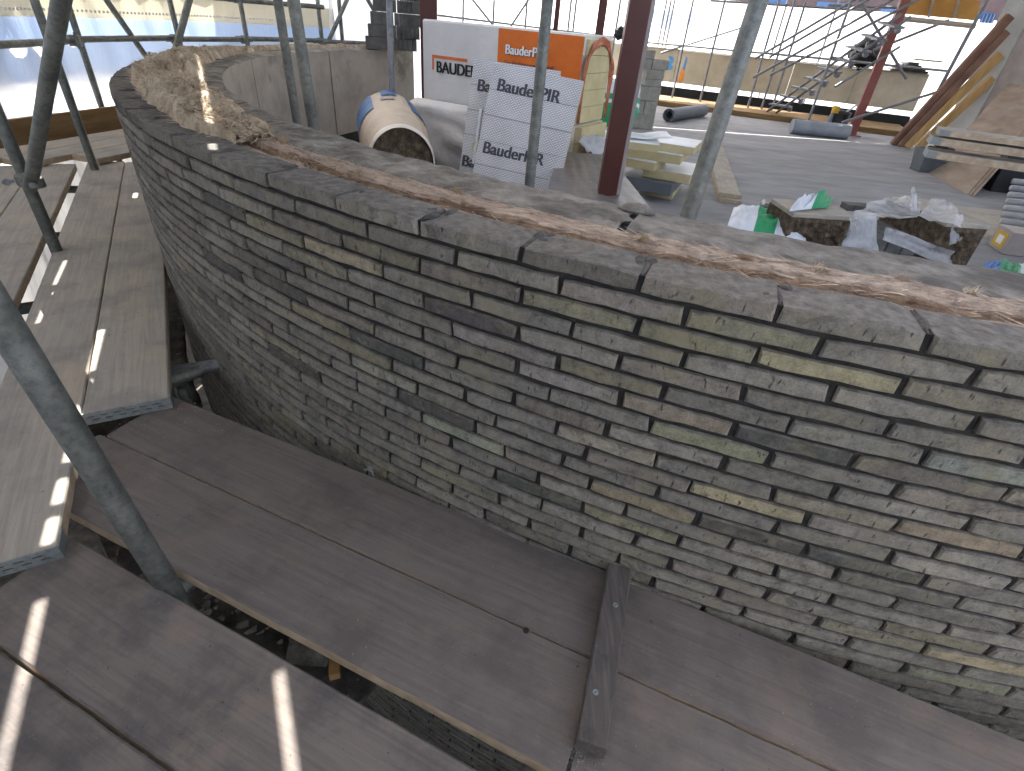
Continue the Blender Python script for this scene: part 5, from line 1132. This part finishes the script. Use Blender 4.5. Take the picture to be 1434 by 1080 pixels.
# ------------------------------------------------------------------ opened pallet of thin bricks
zt = .22; A, B = PX(1114, 294, zt), PX(1388, 313, zt); A.z = B.z = 0; bu = (B - A); BW = bu.length; bu.normalize(); bw = Vector((-bu.y, bu.x, 0))
def rough_stack(o, w_, d_, z0, z1, label):
    t = thing('brick_pack', label, 'brick pack', (o.x, o.y, z0)); mb = MB()
    def face(u, v):
        p = o + bu * (w_ * u) + Z1 * (z0 + (z1 - z0 - .045) * v); p = Vector((p.x, p.y, p.z)); e = min(1, 9 * min(u, v, 1 - u, 1 - v))
        return p - bw * (e * .035 * (fbm((u * w_ * 22, v * 11, 3)) + .7 * abs(nz((u * w_ * 14, v * 14, 8)))))
    mb.grid(face, 50, 44); mb.build('brick_ends', 'strawpack', t, smooth=True)
    mb = MB(); mb.frame(Vector((o.x, o.y, z0)) + bw * .005, bu * w_, bw * d_, Z1 * (z1 - z0 - .046)); mb.build('pack_core', 'strawpack', t)
    for i in range(2):
        mb = MB(); mb.frame(Vector((o.x, o.y, z1 - .045)) + bu * -.01 - bw * .01 + bw * (d_ / 2 * i), bu * (w_ + .02), bw * (d_ / 2 - .006), Z1 * .03); mb.build('lid_board', 'pale', t, bevel=.003)
    return t
rough_stack(A, .40, .34, FL + .001, zt, 'brown rough-sided half of the opened brick pack beside the white bag')
rough_stack(A + bu * (BW - .30), .30, .62, FL + .001, zt + .005, 'brown rough-sided half of the opened brick pack by the ribbed strips')
GB = 'thin bricks in the opened pack'
x0 = .415; n_ = int((BW - .30 - .415) / .115)
for lay in range(3):
    for i in range(n_):
        for j in range(2):
            zz_ = FL + .002 + .115 * lay + (.0)
            if lay == 2 and i < 1: pass
            mb = MB(); mb.frame(Vector((A.x, A.y, zz_)) + bu * (x0 + .115 * i + rnd.uniform(0, .006)) + bw * (.03 + .24 * j + rnd.uniform(0, .02)), bu * .105, bw * .215, Z1 * .108)
            tag(mb.build('pallet_brick', 'darkbrick', bevel=.003), 'dark grey thin brick inside the opened pack', 'brick', GB)
mb = MB(); o_ = Vector((A.x, A.y, .135)) + bu * .62 + bw * .40; mb.frame(o_, bu * .42, bw * .10, Z1 * .042); obj1('loose_brick', mb, 'darkbrick', 'long dark brick lying across the top of the opened pack', 'brick', bevel=.003)
# film draped over it
def drape(pts, label, mat, sd, amp=.03, nu=26, nv=20, name='plastic_film'):
    p00, p10, p11, p01 = [Vector(p) for p in pts]; n = (p10 - p00).cross(p01 - p00).normalized(); mb = MB()
    def f(u, v):
        p = (p00.lerp(p10, u)).lerp(p01.lerp(p11, u), v); return p + n * (amp * (1.1 * fbm((u * 1.7, v * 1.7, sd), 1, 0, 2) + .35 * abs(nz((u * 4 + v * 2, v * 3, sd + 4))))) + Vector((nz((u * 2.4, v * 2, sd + 1)), nz((u * 2, v * 2.4, sd + 2)), 0)) * amp * .9
    mb.grid(f, nu, nv); o = mb.build(name, mat, smooth=True); return tag(o, label, 'plastic film')
drape([PX(1182, 352, .05), PX(1232, 352, .05), PX(1222, 300, .24), PX(1190, 305, .24)], 'peak of crumpled clear film standing up in the opened pack', 'clear', 1, .028)
drape([PX(1195, 303, .235), PX(1280, 307, .235), PX(1290, 272, .25), PX(1215, 285, .25)], 'clear film folded back over the opened pack', 'clear', 5, .032)
drape([PD(1276, 296, 4.3), PD(1285, 296, 4.3), PD(1281, 262, 4.35), PD(1276, 264, 4.35)], 'thin spike of torn clear film over the bricks', 'clear', 9, .012, 10, 14)
drape([PX(1285, 302, .25), PX(1345, 318, .25), PX(1343, 293, .27), PX(1308, 276, .27)], 'clear film sheet lying over the long loose brick', 'clear', 12, .026)
drape([PX(1328, 345, .08), PX(1344, 338, .08), PX(1347, 300, .25), PX(1338, 303, .25)], 'strip of clear film hanging down the open side of the pack', 'clear', 15, .02, 12, 18)
drape([PX(1236, 336, .10), PX(1330, 374, .0), PX(1336, 352, .10), PX(1240, 318, .17)], 'long band of clear film across the front of the bricks', 'clear', 19, .02, 30, 10)
# white and green bags on the floor
def flatbag(pts, label, bands, sd):
    p00, p10, p11, p01 = [Vector(p) for p in pts]; t = thing('plastic_sack', label, 'sack', (p00 + p11) / 2)
    for i, (u0, u1, mt) in enumerate(bands):
        mb = MB()
        def f(u, v):
            uu_ = u0 + (u1 - u0) * u; p = (p00.lerp(p10, uu_)).lerp(p01.lerp(p11, uu_), v); e = math.sin(math.pi * v) ** .5 * min(1, 7 * min(uu_ + .02, 1.02 - uu_))
            return p + Z1 * (e * (.055 + .06 * fbm((uu_ * 4, v * 2.5, sd)) + .02 * nz((uu_ * 16, v * 9, sd))))
        mb.grid(f, max(4, int(50 * (u1 - u0))), 18); mb.build('green_band' if mt == 'green' else ('blue_band' if mt == 'blue' else 'sack_skin'), mt, t, smooth=True)
    return t
flatbag([PX(1018, 318, FL + .3), PX(1128, 346, FL + .3), PX(1128, 300, FL + .36), PX(1028, 290, FL + .34)], 'white plastic bag with a broad green band beside the brick pack', ((0, .34, 'white'), (.34, .60, 'green'), (.60, 1, 'white')), 2)
q = PX(1072, 322, FL); mb = MB(); mb.box((q.x - .05, q.y - .16, FL + .14), (.24, .2, .275), -.3); obj1('brick_bale', mb, 'wrap', 'low bale under the white and green bag', 'bale', bevel=.02)
flatbag([PX(1105, 296, zt + .0), PX(1160, 290, zt + .0), PX(1168, 278, zt + .02), PX(1110, 288, zt + .01)], 'green-tipped end of white film lying on the brick pack', ((0, .55, 'white'), (.55, 1, 'green')), 6)
flatbag([PX(1372, 392, FL + .0), PX(1440, 404, FL + .0), PX(1440, 374, FL + .0), PX(1380, 366, FL + .0)], 'white bag with green and blue print on the floor by the box', ((0, .3, 'blue'), (.3, .75, 'green'), (.75, 1, 'white')), 11)
